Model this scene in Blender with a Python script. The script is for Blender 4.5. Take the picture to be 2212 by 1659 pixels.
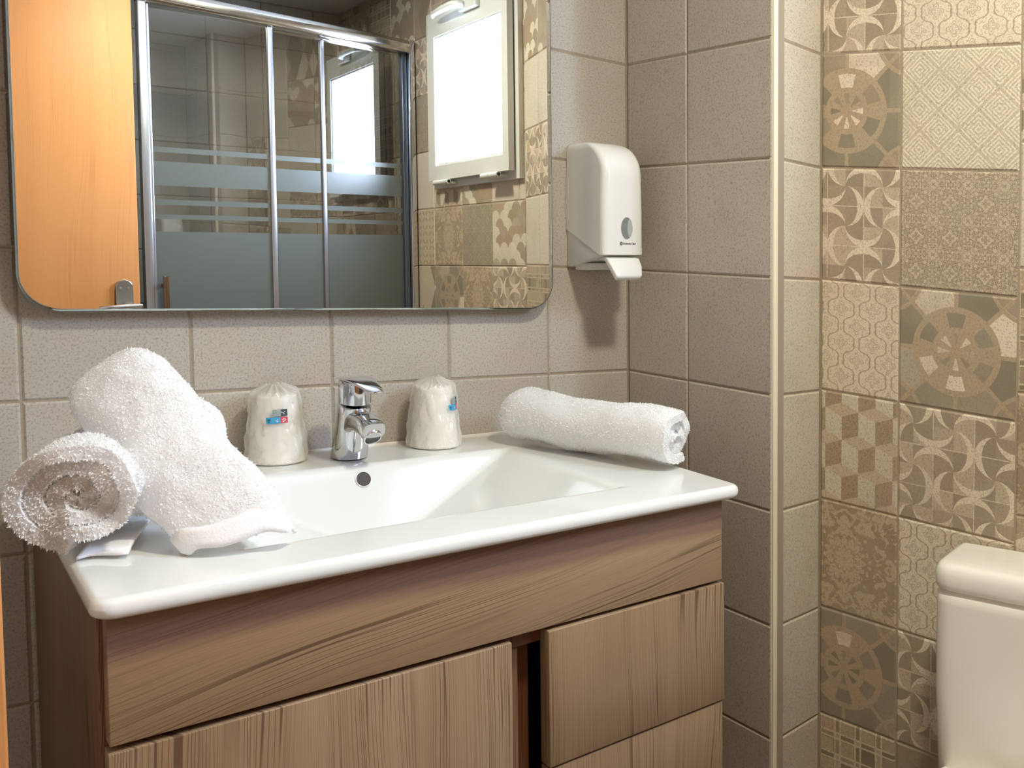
import bpy, bmesh, math, random
import numpy as np
from mathutils import Vector, Matrix, noise as mnoise

random.seed(7)
rng = np.random.default_rng(7)
for _o in list(bpy.data.objects):
    bpy.data.objects.remove(_o)
SC = bpy.context.scene
COL = SC.collection
T = 0.2                    # tile pitch (m)
ZF = 0.95                  # height of the reference tile course above the floor
# every height below is written relative to that course; ROOT-level objects are lifted by ZF at the end

# ------------------------------------------------------------------ camera
CAM_F, CAM_CX, CAM_CY = 2015.1, 1499.2, 663.1
W_, H_ = 2212, 1659
cam = bpy.data.cameras.new('camera')
camo = bpy.data.objects.new('camera', cam); COL.objects.link(camo)
cam.sensor_fit = 'HORIZONTAL'; cam.sensor_width = 36.0
cam.lens = CAM_F/W_*36.0
cam.shift_x = (W_/2-CAM_CX)/W_
cam.shift_y = (CAM_CY-H_/2)/W_
cam.clip_start = 0.01
yaw, pitch, roll = 0.7139, -0.0509, -0.0027
_f = Vector((math.sin(yaw)*math.cos(pitch), math.cos(yaw)*math.cos(pitch), math.sin(pitch)))
_r = Vector((math.cos(yaw), -math.sin(yaw), 0)); _u = _r.cross(_f)
_r2 = _r*math.cos(roll)+_u*math.sin(roll); _u2 = -_r*math.sin(roll)+_u*math.cos(roll)
M = Matrix.Identity(4)
for i in range(3):
    M[i][0], M[i][1], M[i][2] = _r2[i], _u2[i], -_f[i]
CAMP = Vector((-0.6384*T, -7.4168*T, 1.1007*T))
M.translation = CAMP
camo.matrix_world = M
SC.camera = camo

# ------------------------------------------------------------------ view + world (bright overcast daylight outside the window)
SC.view_settings.view_transform = 'Standard'
SC.view_settings.look = 'None'
SC.view_settings.gamma = 1.0
SC.view_settings.use_curve_mapping = False
SC.view_settings.exposure = 0.14
wd = bpy.data.worlds.new('sky'); SC.world = wd; wd.use_nodes = True
bg = wd.node_tree.nodes['Background']
bg.inputs[0].default_value = (0.86, 0.92, 1.0, 1); bg.inputs[1].default_value = 3.0
try:
    SC.cycles.use_denoising = True
    SC.cycles.max_bounces = 12; SC.cycles.diffuse_bounces = 8; SC.cycles.glossy_bounces = 6; SC.cycles.transparent_max_bounces = 12
    SC.cycles.caustics_reflective = False; SC.cycles.caustics_refractive = False
    SC.cycles.sample_clamp_indirect = 6.0
except Exception:
    pass

LAMP_P = (0.62, -1.14, 1.20)
WIN_Y0, WIN_Y1, WIN_Z0, WIN_Z1 = -1.592, -1.030, 0.466, 1.047
LAMP_W, DAY_W = 15.0, 50.0

def area(name, loc, aim, sx, sy, power, col):
    l = bpy.data.lights.new(name, 'AREA'); l.energy = power; l.color = col
    l.shape = 'RECTANGLE'; l.size = sx; l.size_y = sy
    o = bpy.data.objects.new(name, l); COL.objects.link(o)
    o.location = loc
    o.rotation_euler = (Vector(aim)-Vector(loc)).to_track_quat('-Z', 'Y').to_euler()
    return o
# daylight entering through the window opening (soft sky light outside the pane)
area('window_daylight', (1.395, -1.30, 0.75), (0.0, -1.30, 0.75), 0.56, 0.52, DAY_W, (0.64, 0.77, 1.0))

# ------------------------------------------------------------------ node expression helper
def s2l(c):
    return tuple(((v/255.0)/12.92 if v/255.0 <= 0.04045 else ((v/255.0+0.055)/1.055)**2.4) for v in c)

class G:
    """tiny wrapper so that node maths reads like arithmetic"""
    def __init__(s, nt): s.nt = nt
    def m(s, op, a, b=None, c=None):
        n = s.nt.nodes.new('ShaderNodeMath'); n.operation = op
        for i, v in enumerate((a, b, c)):
            if v is None: continue
            if isinstance(v, X): s.nt.links.new(v.k, n.inputs[i])
            else: n.inputs[i].default_value = v
        return X(s, n.outputs[0])
    def vec(s, x, y, z=0.0):
        n = s.nt.nodes.new('ShaderNodeCombineXYZ')
        for i, v in enumerate((x, y, z)):
            if isinstance(v, X): s.nt.links.new(v.k, n.inputs[i])
            else: n.inputs[i].default_value = v
        return n.outputs[0]
    def hash(s, x, y, z=0.0):
        n = s.nt.nodes.new('ShaderNodeTexWhiteNoise'); n.noise_dimensions = '3D'
        s.nt.links.new(s.vec(x, y, z), n.inputs['Vector'])
        return X(s, n.outputs['Value'])
    def noise(s, v, scale, detail=2.0, rough=0.5, dist=0.0):
        n = s.nt.nodes.new('ShaderNodeTexNoise')
        n.inputs['Scale'].default_value = scale; n.inputs['Detail'].default_value = detail
        n.inputs['Roughness'].default_value = rough; n.inputs['Distortion'].default_value = dist
        s.nt.links.new(v, n.inputs['Vector'])
        return X(s, n.outputs['Fac'])
    def mixc(s, t, a, b):
        n = s.nt.nodes.new('ShaderNodeMix'); n.data_type = 'RGBA'
        if isinstance(t, X): s.nt.links.new(t.k, n.inputs[0])
        else: n.inputs[0].default_value = t
        for v, q in ((a, 6), (b, 7)):
            if isinstance(v, (tuple, list)): n.inputs[q].default_value = (*v[:3], 1)
            else: s.nt.links.new(v, n.inputs[q])
        return n.outputs[2]
class X:
    def __init__(s, g, k): s.g = g; s.k = k
    def __add__(a, b): return a.g.m('ADD', a, b)
    __radd__ = __add__
    def __sub__(a, b): return a.g.m('SUBTRACT', a, b)
    def __rsub__(a, b): return a.g.m('SUBTRACT', b, a)
    def __mul__(a, b): return a.g.m('MULTIPLY', a, b)
    __rmul__ = __mul__
    def __truediv__(a, b): return a.g.m('DIVIDE', a, b)
    def __neg__(a): return a*-1.0
    def __gt__(a, b): return a.g.m('GREATER_THAN', a, b)
    def __lt__(a, b): return a.g.m('LESS_THAN', a, b)
    def abs(a): return a.g.m('ABSOLUTE', a)
    def fl(a): return a.g.m('FLOOR', a)
    def fr(a): return a.g.m('FRACT', a)
    def sin(a): return a.g.m('SINE', a)
    def cos(a): return a.g.m('COSINE', a)
    def sq(a): return a.g.m('SQRT', a)
    def min(a, b): return a.g.m('MINIMUM', a, b)
    def max(a, b): return a.g.m('MAXIMUM', a, b)
    def mod(a, b): return a.g.m('FLOORED_MODULO', a, b)
    def cl(a): return a.min(1.0).max(0.0)
    def sel(t, a, b):          # t ? a : b
        if not isinstance(a, X) and not isinstance(b, X): return t*(a-b)+b
        return t*a+(1.0-t)*b
    def ss(a, lo, hi): return ((a-lo)/(hi-lo)).cl()

def newmat(name):
    m = bpy.data.materials.new(name); m.use_nodes = True
    nt = m.node_tree; b = nt.nodes['Principled BSDF']
    return m, nt, b
def simple(name, rgb, rough=0.5, metal=0.0, spec=0.5, **kw):
    m, nt, b = newmat(name)
    b.inputs['Base Color'].default_value = (*s2l(rgb), 1)
    b.inputs['Roughness'].default_value = rough; b.inputs['Metallic'].default_value = metal
    b.inputs['Specular IOR Level'].default_value = spec
    for k, v in kw.items(): b.inputs[k].default_value = v
    return m

# ------------------------------------------------------------------ tile patterns (print of each tile, 0..1 across a tile)
CR, LT, MD, DK, GR = (230,220,200), (222,207,184), (194,177,153), (152,138,118), (134,126,106)

def p_crescent(g, u, v, r):
    s = 0.353
    x = (u-0.138)/s; y = (v-0.138)/s
    cx, cy = x.fl(), y.fl(); fx, fy = x.fr(), y.fr()
    par = (cx+cy+1.0).mod(2.0)
    e = par.sel(fx.min(1.0-fx), fy.min(1.0-fy)); t = par.sel(fy, fx)-0.5
    a = (0.25-t*t).max(0.0).sq()
    fin = (0.398*0.398-t*t).max(0.0)   # inner arc
    inner = a*0.66
    band = (e > inner)*(e < a)
    hx, hy = (x*2).fl(), (y*2).fl()
    ins = e < inner
    side = par.sel(fx > 0.5, fy > 0.5)
    h = g.hash(hx+ins*7.3+side*3.1, hy+ins*2.7, r*9.0)
    lx = (fx-0.5).abs() < 0.012; ly = (fy-0.5).abs() < 0.012
    line = lx.max(ly)
    return band.max(line*0.8), h
def shade3(g, band, h, lo=DK, mid=MD, hi=LT):
    c = g.mixc(h.ss(0.25, 0.35), s2l(lo), s2l((158,142,120)))
    c = g.mixc(h.ss(0.62, 0.7), c, s2l(mid))
    return g.mixc(band, c, s2l(hi))

def pat_color(g, kind, u, v, r, fine):
    PI = math.pi
    if kind == 'plain':
        return g.mixc(r, s2l((190,183,170)), s2l((202,195,182)))
    if kind == 'plain_light':
        return g.mixc(r, s2l((204,192,172)), s2l((210,199,181)))
    if kind == 'crescent':
        b, h = p_crescent(g, u, v, r); return shade3(g, b, h)
    if kind == 'wheel':
        x, y = u-0.5, v-0.5
        d = (x*x+y*y).sq(); th = g.m('ARCTAN2', y, x)/(2*PI)+0.5
        sec = (th*8).fl(); ang = ((th*8).fr()-0.5).abs()         # sector lines at multiples of 45 deg
        th2 = th+1/16.0; sec2 = (th2*8).fl(); ang2 = ((th2*8).fr()-0.5).abs(); sec3 = (th*6).fl(); ang3 = ((th*6).fr()-0.5).abs()
        h1 = g.hash(sec.mod(8.0), 1.0, r*9); h2 = g.hash(sec2.mod(8.0), 2.0, r*9); h3 = g.hash(sec2.mod(8.0), 3.0, r*9)
        def pick(h): 
            c = g.mixc(h.ss(0.42, 0.46), s2l(GR), s2l(LT)); return g.mixc(h.ss(0.75, 0.8), c, s2l(DK))
        base = s2l((176,155,128))
        dl = (0.5-ang)*d*(2*PI/8)
        diag = (x.abs()-y.abs()).abs()*0.707
        corner = (x.abs()+y.abs()) > 0.80
        arc = (((x.abs()-0.62)*(x.abs()-0.62)+(y.abs()-0.62)*(y.abs()-0.62)).sq()-0.33).abs() < 0.018
        outer = (d > 0.375)*(dl > 0.018)*(1.0-arc)
        c = g.mixc(outer, base, pick(h1))
        cc = g.mixc(g.hash((x > 0.0)*1.0, (y > 0.0)*1.0, r*5+diag*0), s2l(DK), s2l((170,150,126)))
        c = g.mixc(outer*(((x.abs()-0.62)*(x.abs()-0.62)+(y.abs()-0.62)*(y.abs()-0.62)).sq() < 0.31), c, cc)
        mid_ = (d > 0.205)*(d < 0.325)*(ang3 < 0.25)
        c = g.mixc(mid_, c, pick(g.hash(sec3, 2.0, r*9)))
        tri = (d > 0.055)*(d < 0.155)*((0.5-ang2)*0+ang2 < 0.27)*((ang2*d*5) < (d-0.04)*1.6)
        return g.mixc(tri, c, pick(h3))
    if kind == 'lattice':
        x, y = u*3.3, v*3.3
        f = (x*2*PI).cos()*0.5+(y*2*PI).cos()*0.5
        f = f+((x*6*PI).cos()*0.10-(y*6*PI).cos()*0.10)
        line = f.abs() < 0.085
        xx = (x-0.0); k = (f > 0.0)
        # flower in every cell
        ax = k.sel((x+0.5).fr()-0.5, x.fr()-0.5); ay = k.sel((y+0.5).fr()-0.5, y.fr()-0.5)
        d = (ax*ax+ay*ay).sq(); th = g.m('ARCTAN2', ay, ax)
        fl = ((d-0.16-(th*4).cos()*0.055).abs() < 0.014).max(((d-0.09-(th*4).cos()*0.05).abs() < 0.016))
        base = g.mixc(r, s2l((214,198,174)), s2l((224,213,188)))
        c = g.mixc(line*0.75, base, s2l((160,140,114)))
        return g.mixc(fl*(fine > 0.42)*0.6, c, s2l((150,134,110)))
    if kind == 'diamond':
        x, y = ((u*3.0).fr()-0.5).abs(), ((v*3.0).fr()-0.5).abs()
        d = (x+y); d = (d < 0.5).sel(d, 1.0-d)
        w = (d*9.0).fr()
        return g.mixc(w > 0.5, s2l((198,186,160)), s2l((224,215,192)))
    if kind in ('filigree', 'filigree_dark'):
        x, y = ((u*3.4).fr()-0.5).abs(), ((v*3.4).fr()-0.5).abs()
        a = x.max(y); b = x.min(y)
        n = g.noise(g.vec(a, b, 0.7), 14.0, 3.0, 0.6, 0.6)
        m = ((n-0.5).abs() < 0.035).max((n > 0.62)*1.0)
        base = s2l((198,182,158)) if kind == 'filigree' else s2l((168,156,132))
        return g.mixc(m*(fine > 0.36)*0.9, base, s2l((116,102,84)))
    if kind == 'damask':
        x, y = (u-0.5).abs(), (v-0.5).abs()
        d = (x*x+y*y).sq(); th = g.m('ARCTAN2', y, x)
        n = g.noise(g.vec(x, y, 0.2), 9.0, 2.0, 0.55, 1.2)
        m = ((n+(th*6).cos()*0.03) > 0.5)
        pet = (d < (th*8).cos().abs()*0.05+0.17)
        edge = ((d-((th*8).cos().abs()*0.05+0.17)).abs() < 0.008).max((n-0.5).abs() < 0.010)
        pet2 = ((d-(0.085+(th*6).cos().abs()*0.03)).abs() < 0.008)
        c = g.mixc(m.max(pet), s2l((160,142,116)), s2l((190,170,142)))
        return g.mixc(edge.max(pet2)*0.6, c, s2l((142,124,100)))
    if kind == 'cube':
        w = 0.162; Hh = 0.21; sl = 0.065; P = 2*(Hh+sl)
        x = (u+0.02)/w; c0 = x.fl(); fx = x.fr(); odd = c0.mod(2.0)
        f = odd.sel(1.0-fx, fx)
        y = 1.0-v+0.06
        yy = (y+sl*f).mod(P)
        first = yy < Hh
        yb = (y-sl*f-Hh-sl*2*0).mod(P)
        # second face starts at Hh + sl*f
        second = ((y-(Hh+sl*f)).mod(P)) < Hh
        dark = odd.sel(second, first); lite = odd.sel(first, second)
        c = g.mixc(dark, s2l((196,176,150)), s2l((166,146,120)))
        c = g.mixc(lite, c, s2l((206,197,172)))
        return g.mixc(dark*(fine < 0.45)*0.5, c, s2l((130,112,88)))
    if kind == 'plaid':
        x, y = u*5.0, v*5.0
        def lines(q):
            a = ((q.fr()-0.08).abs() < 0.04).max((q.fr()-0.34).abs() < 0.04); return a
        ln = lines(x).max(lines(y))
        h = g.hash((x-0.08).fl()+((x.fr()-0.08) > 0.26)*0.5, (y-0.08).fl()+((y.fr()-0.08) > 0.26)*0.5, r*5)
        return shade3(g, ln, h, (126,116,94), (186,166,140), (206,190,160))
    if kind == 'scale':
        x, y = u*4.0, v*4.0
        row = (y*2).fl(); off = row.mod(2.0)*0.5
        fx = (x+off).fr()-0.5; fy = (y*2).fr()*0.5
        ins = (fx*fx+fy*fy) < 0.25
        h1 = g.hash((x+off).fl(), row, r*4)
        off2 = (row+1.0).mod(2.0)*0.5
        h2 = g.hash((x+off2).fl(), row+1.0, r*4)
        h = ins.sel(h1, h2)
        return shade3(g, (h > 0.62)*1.0, h, (160,140,112), (190,170,144), (216,206,182))
    if kind == 'leaf':
        x, y = (u*4.0).fr()-0.5, (v*4.0).fr()-0.5
        a, b = (x+y)*0.707, (x-y)*0.707
        e1 = ((a.abs()-0.32)*(a.abs()-0.32)/0.045+b*b/0.005) < 1.0
        e2 = ((b.abs()-0.32)*(b.abs()-0.32)/0.045+a*a/0.005) < 1.0
        return g.mixc(e1.max(e2)*0.9, s2l((200,180,152)), s2l((164,144,118)))
    if kind == 'lozenge':
        x, y = u*3.0, v*1.6
        a, b = (x+y*1.0), (x-y*1.0)
        h = g.hash(a.fl(), b.fl(), r*4)
        return shade3(g, (h > 0.66)*1.0, h, (140,126,100), (186,166,138), (206,190,164))
    raise ValueError(kind)

def tile_material(kind):
    m, nt, b = newmat('tile_'+kind); g = G(nt)
    uvn = nt.nodes.new('ShaderNodeUVMap'); uvn.uv_map = 'tile'
    sp = nt.nodes.new('ShaderNodeSeparateXYZ'); nt.links.new(uvn.outputs[0], sp.inputs[0])
    u, v = X(g, sp.outputs[0]), X(g, sp.outputs[1])
    idn = nt.nodes.new('ShaderNodeUVMap'); idn.uv_map = 'tid'
    sp2 = nt.nodes.new('ShaderNodeSeparateXYZ'); nt.links.new(idn.outputs[0], sp2.inputs[0])
    r, r2 = X(g, sp2.outputs[0]), X(g, sp2.outputs[1])
    tc = nt.nodes.new('ShaderNodeTexCoord'); ob = tc.outputs['Object']
    fine = g.noise(ob, 900.0, 2.0, 0.6)
    grain = g.noise(ob, 320.0, 3.0, 0.7)
    blot = g.noise(ob, 9.0, 2.0, 0.5)
    blot2 = g.noise(g.vec(u+r*17.0, v+r2*13.0, r*9), 1.6, 2.0, 0.5)
    c = pat_color(g, kind, u, v, r, grain)
    c = g.mixc(blot2.ss(0.5, 0.75)*0.22, c, s2l((198,166,148)))      # pinkish cloud in the glaze
    c = g.mixc(blot.ss(0.52, 0.75)*0.30, c, s2l((168,164,140)))      # greenish cloud
    dk = (grain.ss(0.36, 0.50)*-1.0+1.0)*0.55
    c = g.mixc(dk, c, s2l((136,120,100)))
    c = g.mixc(fine.ss(0.55, 0.8)*0.20, c, s2l((226,214,196)))
    if kind == 'plain': c = g.mixc(0.10, c, (0, 0, 0))
    nt.links.new(c, b.inputs['Base Color'])
    b.inputs['Roughness'].default_value = 0.42
    b.inputs['Specular IOR Level'].default_value = 0.35
    bp = nt.nodes.new('ShaderNodeBump'); bp.inputs['Strength'].default_value = 0.25; bp.inputs['Distance'].default_value = 0.0008
    hh = grain*0.6+blot*1.5
    nt.links.new(hh.k, bp.inputs['Height']); nt.links.new(bp.outputs[0], b.inputs['Normal'])
    return m
KINDS = ['plain', 'plain_light', 'crescent', 'wheel', 'lattice', 'diamond', 'filigree', 'filigree_dark', 'damask', 'cube',
         'plaid', 'scale', 'leaf', 'lozenge']
TM = {k: tile_material(k) for k in KINDS}
GROUT = simple('grout', (160,146,126), 0.9)
GROUT_D = simple('grout_dark', (128,114,98), 0.9)

# ------------------------------------------------------------------ mesh helpers
def link(o, parent=None):
    COL.objects.link(o)
    if parent is not None: o.parent = parent
    return o
def tag(o, label=None, cat=None, group=None, kind=None):
    if label: o['label'] = label
    if cat: o['category'] = cat
    if group: o['group'] = group
    if kind: o['kind'] = kind
    return o
def empty(name, loc, label, cat, group=None):
    o = bpy.data.objects.new(name, None); o.empty_display_size = 0.03
    o.location = loc; link(o); tag(o, label, cat, group); return o
def mk(name, V, F, mats, parent=None, midx=None, smooth=False, auto=None, vn=None):
    """verts in scene coordinates; child meshes are stored relative to the parent's base"""
    V = np.asarray(V, dtype=float).reshape(-1, 3)
    org = np.array(parent_world(parent)) if parent is not None else None
    me = bpy.data.meshes.new(name)
    if parent is None:
        org = V.mean(axis=0).copy(); org[2] = V[:, 2].min()
    me.from_pydata((V-org).tolist(), [], [list(map(int, f)) for f in F])
    if not isinstance(mats, (list, tuple)): mats = [mats]
    for m in mats: me.materials.append(m)
    if midx is not None: me.polygons.foreach_set('material_index', np.asarray(midx, dtype=np.int32))
    if smooth: me.polygons.foreach_set('use_smooth', np.ones(len(me.polygons), dtype=bool))
    me.update()
    if auto is not None:
        try: me.set_sharp_from_angle(angle=auto)
        except Exception: pass
    if vn is not None:
        me.polygons.foreach_set('use_smooth', np.ones(len(me.polygons), dtype=bool))
        me.normals_split_custom_set_from_vertices(np.asarray(vn, float).tolist())
    o = bpy.data.objects.new(name, me)
    if parent is None: o.location = org
    link(o, parent)
    return o
def parent_world(p):
    v = Vector((0, 0, 0))
    while p is not None:
        v = v+Vector(p.location); p = p.parent
    return v
def fixn(o):
    bm = bmesh.new(); bm.from_mesh(o.data); bmesh.ops.recalc_face_normals(bm, faces=bm.faces); bm.to_mesh(o.data); bm.free(); return o
def box_vf(x0, x1, y0, y1, z0, z1):
    V = [(x, y, z) for z in (z0, z1) for y in (y0, y1) for x in (x0, x1)]
    F = [(0,2,3,1), (4,5,7,6), (0,1,5,4), (2,6,7,3), (0,4,6,2), (1,3,7,5)]
    return V, F
def bevel_obj(o, w, seg=2, ang=0.6):
    bm = bmesh.new(); bm.from_mesh(o.data)
    bmesh.ops.recalc_face_normals(bm, faces=bm.faces)
    ed = [e for e in bm.edges if len(e.link_faces) == 2 and e.calc_face_angle(0) > ang]
    bmesh.ops.bevel(bm, geom=ed, offset=w, segments=seg, affect='EDGES', profile=0.5)
    bm.to_mesh(o.data); bm.free()
    o.data.polygons.foreach_set('use_smooth', np.ones(len(o.data.polygons), dtype=bool))
    try: o.data.set_sharp_from_angle(angle=0.9)
    except Exception: pass
    return o
def box(name, x0, x1, y0, y1, z0, z1, mat, parent=None, bev=0.0, fn=None, seg=2):
    V, F = box_vf(x0, x1, y0, y1, z0, z1)
    if fn: V = [fn(*p) for p in V]
    o = mk(name, V, F, mat, parent)
    if bev: bevel_obj(o, bev, seg)
    return o
def loft(rings, cap0=True, cap1=True, closed=True):
    n = len(rings[0]); V = []; F = []
    for r in rings: V += [tuple(p) for p in r]
    for i in range(len(rings)-1):
        for j in range(n if closed else n-1):
            a = i*n+j; b = i*n+(j+1) % n
            F.append((a, b, b+n, a+n))
    if cap0: F.append(tuple(reversed(range(n))))
    if cap1: F.append(tuple(range((len(rings)-1)*n, len(rings)*n)))
    return V, F
def merge(parts):
    V = []; F = []
    for v, f in parts:
        k = len(V); V += list(v); F += [tuple(i+k for i in q) for q in f]
    return V, F
def tube(pts, r, n=10, cap=True):
    rings = []
    P = [Vector(p) for p in pts]
    R = r if isinstance(r, (list, tuple)) else [r]*len(P)
    up = Vector((0, 0, 1))
    for i, p in enumerate(P):
        t = (P[min(i+1, len(P)-1)]-P[max(i-1, 0)]).normalized()
        a = t.cross(up)
        if a.length < 1e-3: a = t.cross(Vector((1, 0, 0)))
        a.normalize(); b = a.cross(t)
        rings.append([p+(a*math.cos(q)+b*math.sin(q))*R[i] for q in [2*math.pi*k/n for k in range(n)]])
    return loft(rings, cap, cap)

# ------------------------------------------------------------------ tiled walls: every tile is a raised, bevelled slab over a grout bed
ZFLOOR, ZCEIL = -0.95, 1.235
def tiled_wall(name, p0, d, cols, rowz, pat, inward, hole=None, zmin=ZFLOOR, zmax=ZCEIL, grout=GROUT, k0=-6, k1=8, thick=0.03, ext=(0, 0)):
    """p0 start (x,y); d unit direction; cols [(s0,s1,uref)]; rowz(k,s) height of course line; inward = room-side normal"""
    n = (inward[0], inward[1])
    V = []; F = []; MI = []; UV = []; TI = []
    slots = KINDS
    g = 0.0013; bw = 0.0028; dep = 0.0022
    def P(s, z, off): return (p0[0]+d[0]*s+n[0]*off, p0[1]+d[1]*s+n[1]*off, z)
    smax = cols[-1][1]; smin = cols[0][0]
    # orientation: quad (s,z) order so that the normal faces the room
    flip = (d[0]*0+d[1]*1*n[0]*1-d[0]*n[1]) < 0   # (d x up) . n
    def quad(a, b, c, e, mi, uv, ti):
        k = len(V); V.extend((a, b, c, e))
        order = (0, 1, 2, 3) if flip is False else (3, 2, 1, 0)
        F.append(tuple(k+i for i in order)); MI.append(mi)
        for i in order: UV.append(uv[i]); TI.append(ti)
    def piece(s0, s1, z00, z01, z10, z11, uref, k, mi, ti):
        # corners: (s0,z00) (s1,z01) top: (s0,z10) (s1,z11)
        if min(z10-z00, z11-z01) < 2*(g+bw)+0.001 or s1-s0 < 2*(g+bw)+0.001: return
        def uv(s, z): return ((s-uref)/T, (z-rowz(k, s))/T)
        def cs(o): return [(s0+o, z00+o), (s1-o, z01+o), (s1-o, z11-o), (s0+o, z10-o)]
        A, B = cs(g), cs(g+bw)
        quad(*[P(s, z, 0.0) for s, z in B], mi, [uv(s, z) for s, z in B], ti)
        for i in range(4):
            j = (i+1) % 4
            quad(P(*A[i], -dep), P(*A[j], -dep), P(*B[j], 0.0), P(*B[i], 0.0), mi, [uv(*A[i]), uv(*A[j]), uv(*B[j]), uv(*B[i])], ti)
    for ci, (s0, s1, uref) in enumerate(cols):
        for k in range(k0, k1):
            cl = lambda z: max(zmin, min(zmax, z))
            z00, z01, z10, z11 = cl(rowz(k, s0)), cl(rowz(k, s1)), cl(rowz(k+1, s0)), cl(rowz(k+1, s1))
            if z10-z00 < 0.004: continue
            mi = slots.index(pat(ci, k)); ti = (random.random(), random.random())
            if hole and s0 < hole[1] and s1 > hole[0] and z00 < hole[3] and z10 > hole[2]:
                a, b, c, e = hole
                if s0 < a: piece(s0, a, z00, z00, z10, z10, uref, k, mi, ti)
                if s1 > b: piece(b, s1, z00, z00, z10, z10, uref, k, mi, ti)
                m0, m1 = max(s0, a), min(s1, b)
                if z00 < c: piece(m0, m1, z00, z00, c, c, uref, k, mi, ti)
                if z10 > e: piece(m0, m1, e, e, z10, z10, uref, k, mi, ti)
            else:
                piece(s0, s1, z00, z01, z10, z11, uref, k, mi, ti)
    gi = len(slots); smin -= ext[0]; smax += ext[1]
    rects = [(smin, smax, zmin, zmax)] if not hole else [(smin, hole[0], zmin, zmax), (hole[1], smax, zmin, zmax), (hole[0], hole[1], zmin, hole[2]), (hole[0], hole[1], hole[3], zmax)]
    for a, b, c, e in rects:
        for off, fl in ((-dep, 0), (-thick, 1)):
            q = [P(a, c, off), P(b, c, off), P(b, e, off), P(a, e, off)]
            if fl: q = q[::-1]
            quad(*q, gi, [(0, 0)]*4, (0, 0))
    # end / top / bottom / hole edges close the slab
    def strip(a, b):
        quad(P(*a, -dep), P(*b, -dep), P(*b, -thick), P(*a, -thick), gi, [(0, 0)]*4, (0, 0))
    cyc = [(smin, zmin), (smax, zmin), (smax, zmax), (smin, zmax)]
    for i in range(4): strip(cyc[i], cyc[(i+1) % 4])
    if hole:
        cyc = [(hole[0], hole[2]), (hole[1], hole[2]), (hole[1], hole[3]), (hole[0], hole[3])]
        for i in range(4): strip(cyc[i], cyc[(i+1) % 4])
    me = bpy.data.meshes.new(name)
    org = np.array([p0[0], p0[1], zmin])
    me.from_pydata((np.array(V)-org).tolist(), [], F)
    for kk in slots: me.materials.append(TM[kk])
    me.materials.append(grout)
    me.polygons.foreach_set('material_index', np.array(MI, dtype=np.int32))
    l1 = me.uv_layers.new(name='tile'); l1.data.foreach_set('uv', np.array(UV, dtype=np.float32).ravel())
    l2 = me.uv_layers.new(name='tid'); l2.data.foreach_set('uv', np.array([t for t in TI for _ in range(4)], dtype=np.float32).ravel()[:len(UV)*2] if len(TI)*4 == len(UV) else np.array(TI, dtype=np.float32).ravel())
    me.update()
    o = bpy.data.objects.new(name, me); o.location = org; link(o)
    tag(o, kind='structure')
    return o
def columns(s0, s1, first):
    """tile columns from s0 to s1, `first` = position of one joint"""
    a = first
    while a > s0+1e-6: a -= T
    out = []
    while a < s1-1e-6:
        out.append((max(a, s0), min(a+T, s1), a)); a += T
    return [c for c in out if c[1]-c[0] > 0.004]

XC = 4.923*T                                   # back-right corner
tA, tB = 0.0379, -0.0277
# back wall: s runs along +x from x = -0.45
back_cols = columns(0.0, XC+0.45, 0.45)
tiled_wall('wall_back', (-0.45, 0.0), (1, 0), [(a, b, c) for a, b, c in back_cols],
           lambda k, s: T*k+tA*(XC-(s-0.45)), lambda c, k: 'plain', (0, -1), ext=(0.03, 0.05))
# right side wall (pier flank)
aB = 0.0462; dB = (math.sin(aB), -math.cos(aB)); b2 = 1.9048*T; b1 = 0.8577*T
tiled_wall('wall_right', (XC, 0.0), dB, [(0, b1, b1-T), (b1, b2, b1)],
           lambda k, s: T*k+tB*s, lambda c, k: 'plain', (-math.cos(aB), -math.sin(aB)), ext=(0.03, 0))
E_ = (XC+dB[0]*b2, dB[1]*b2)
aC = 0.1572; dC = (math.cos(aC), math.sin(aC)); trimw = 0.1183*T; lc = 0.6386*T
G0 = (E_[0]+dC[0]*trimw*0.35, E_[1]+dC[1]*trimw*0.35)
tiled_wall('wall_pier', G0, dC, [(0, lc+trimw*0.65, lc+trimw*0.65-0.20)],
           lambda k, s: T*(k*1.0066-0.0652)-0.0417*s, lambda c, k: 'plain_light', (math.sin(aC), -math.cos(aC)), ext=(0, 0.04))
Gp = (E_[0]+dC[0]*(trimw+lc), E_[1]+dC[1]*(trimw+lc))
# quarter-round corner trim
def trim():
    pts = []
    c = Vector((E_[0]+0.0085, E_[1]+0.0050))
    R = 0.0076
    ring = [(c.x+R*math.cos(a), c.y+R*math.sin(a)) for a in [math.pi+(math.pi/2+aC)*k/10-0.0 for k in range(-2, 13)]]
    ring += [(c.x+0.004, c.y+0.002)]
    V, F = loft([[(x, y, ZFLOOR) for x, y in ring], [(x, y, ZCEIL) for x, y in ring]])
    o = mk('trim_1', V, F, simple('trim_cream', (232,220,196), 0.35), smooth=True, auto=0.8); fixn(o)
    tag(o, kind='structure')
trim()
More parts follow.
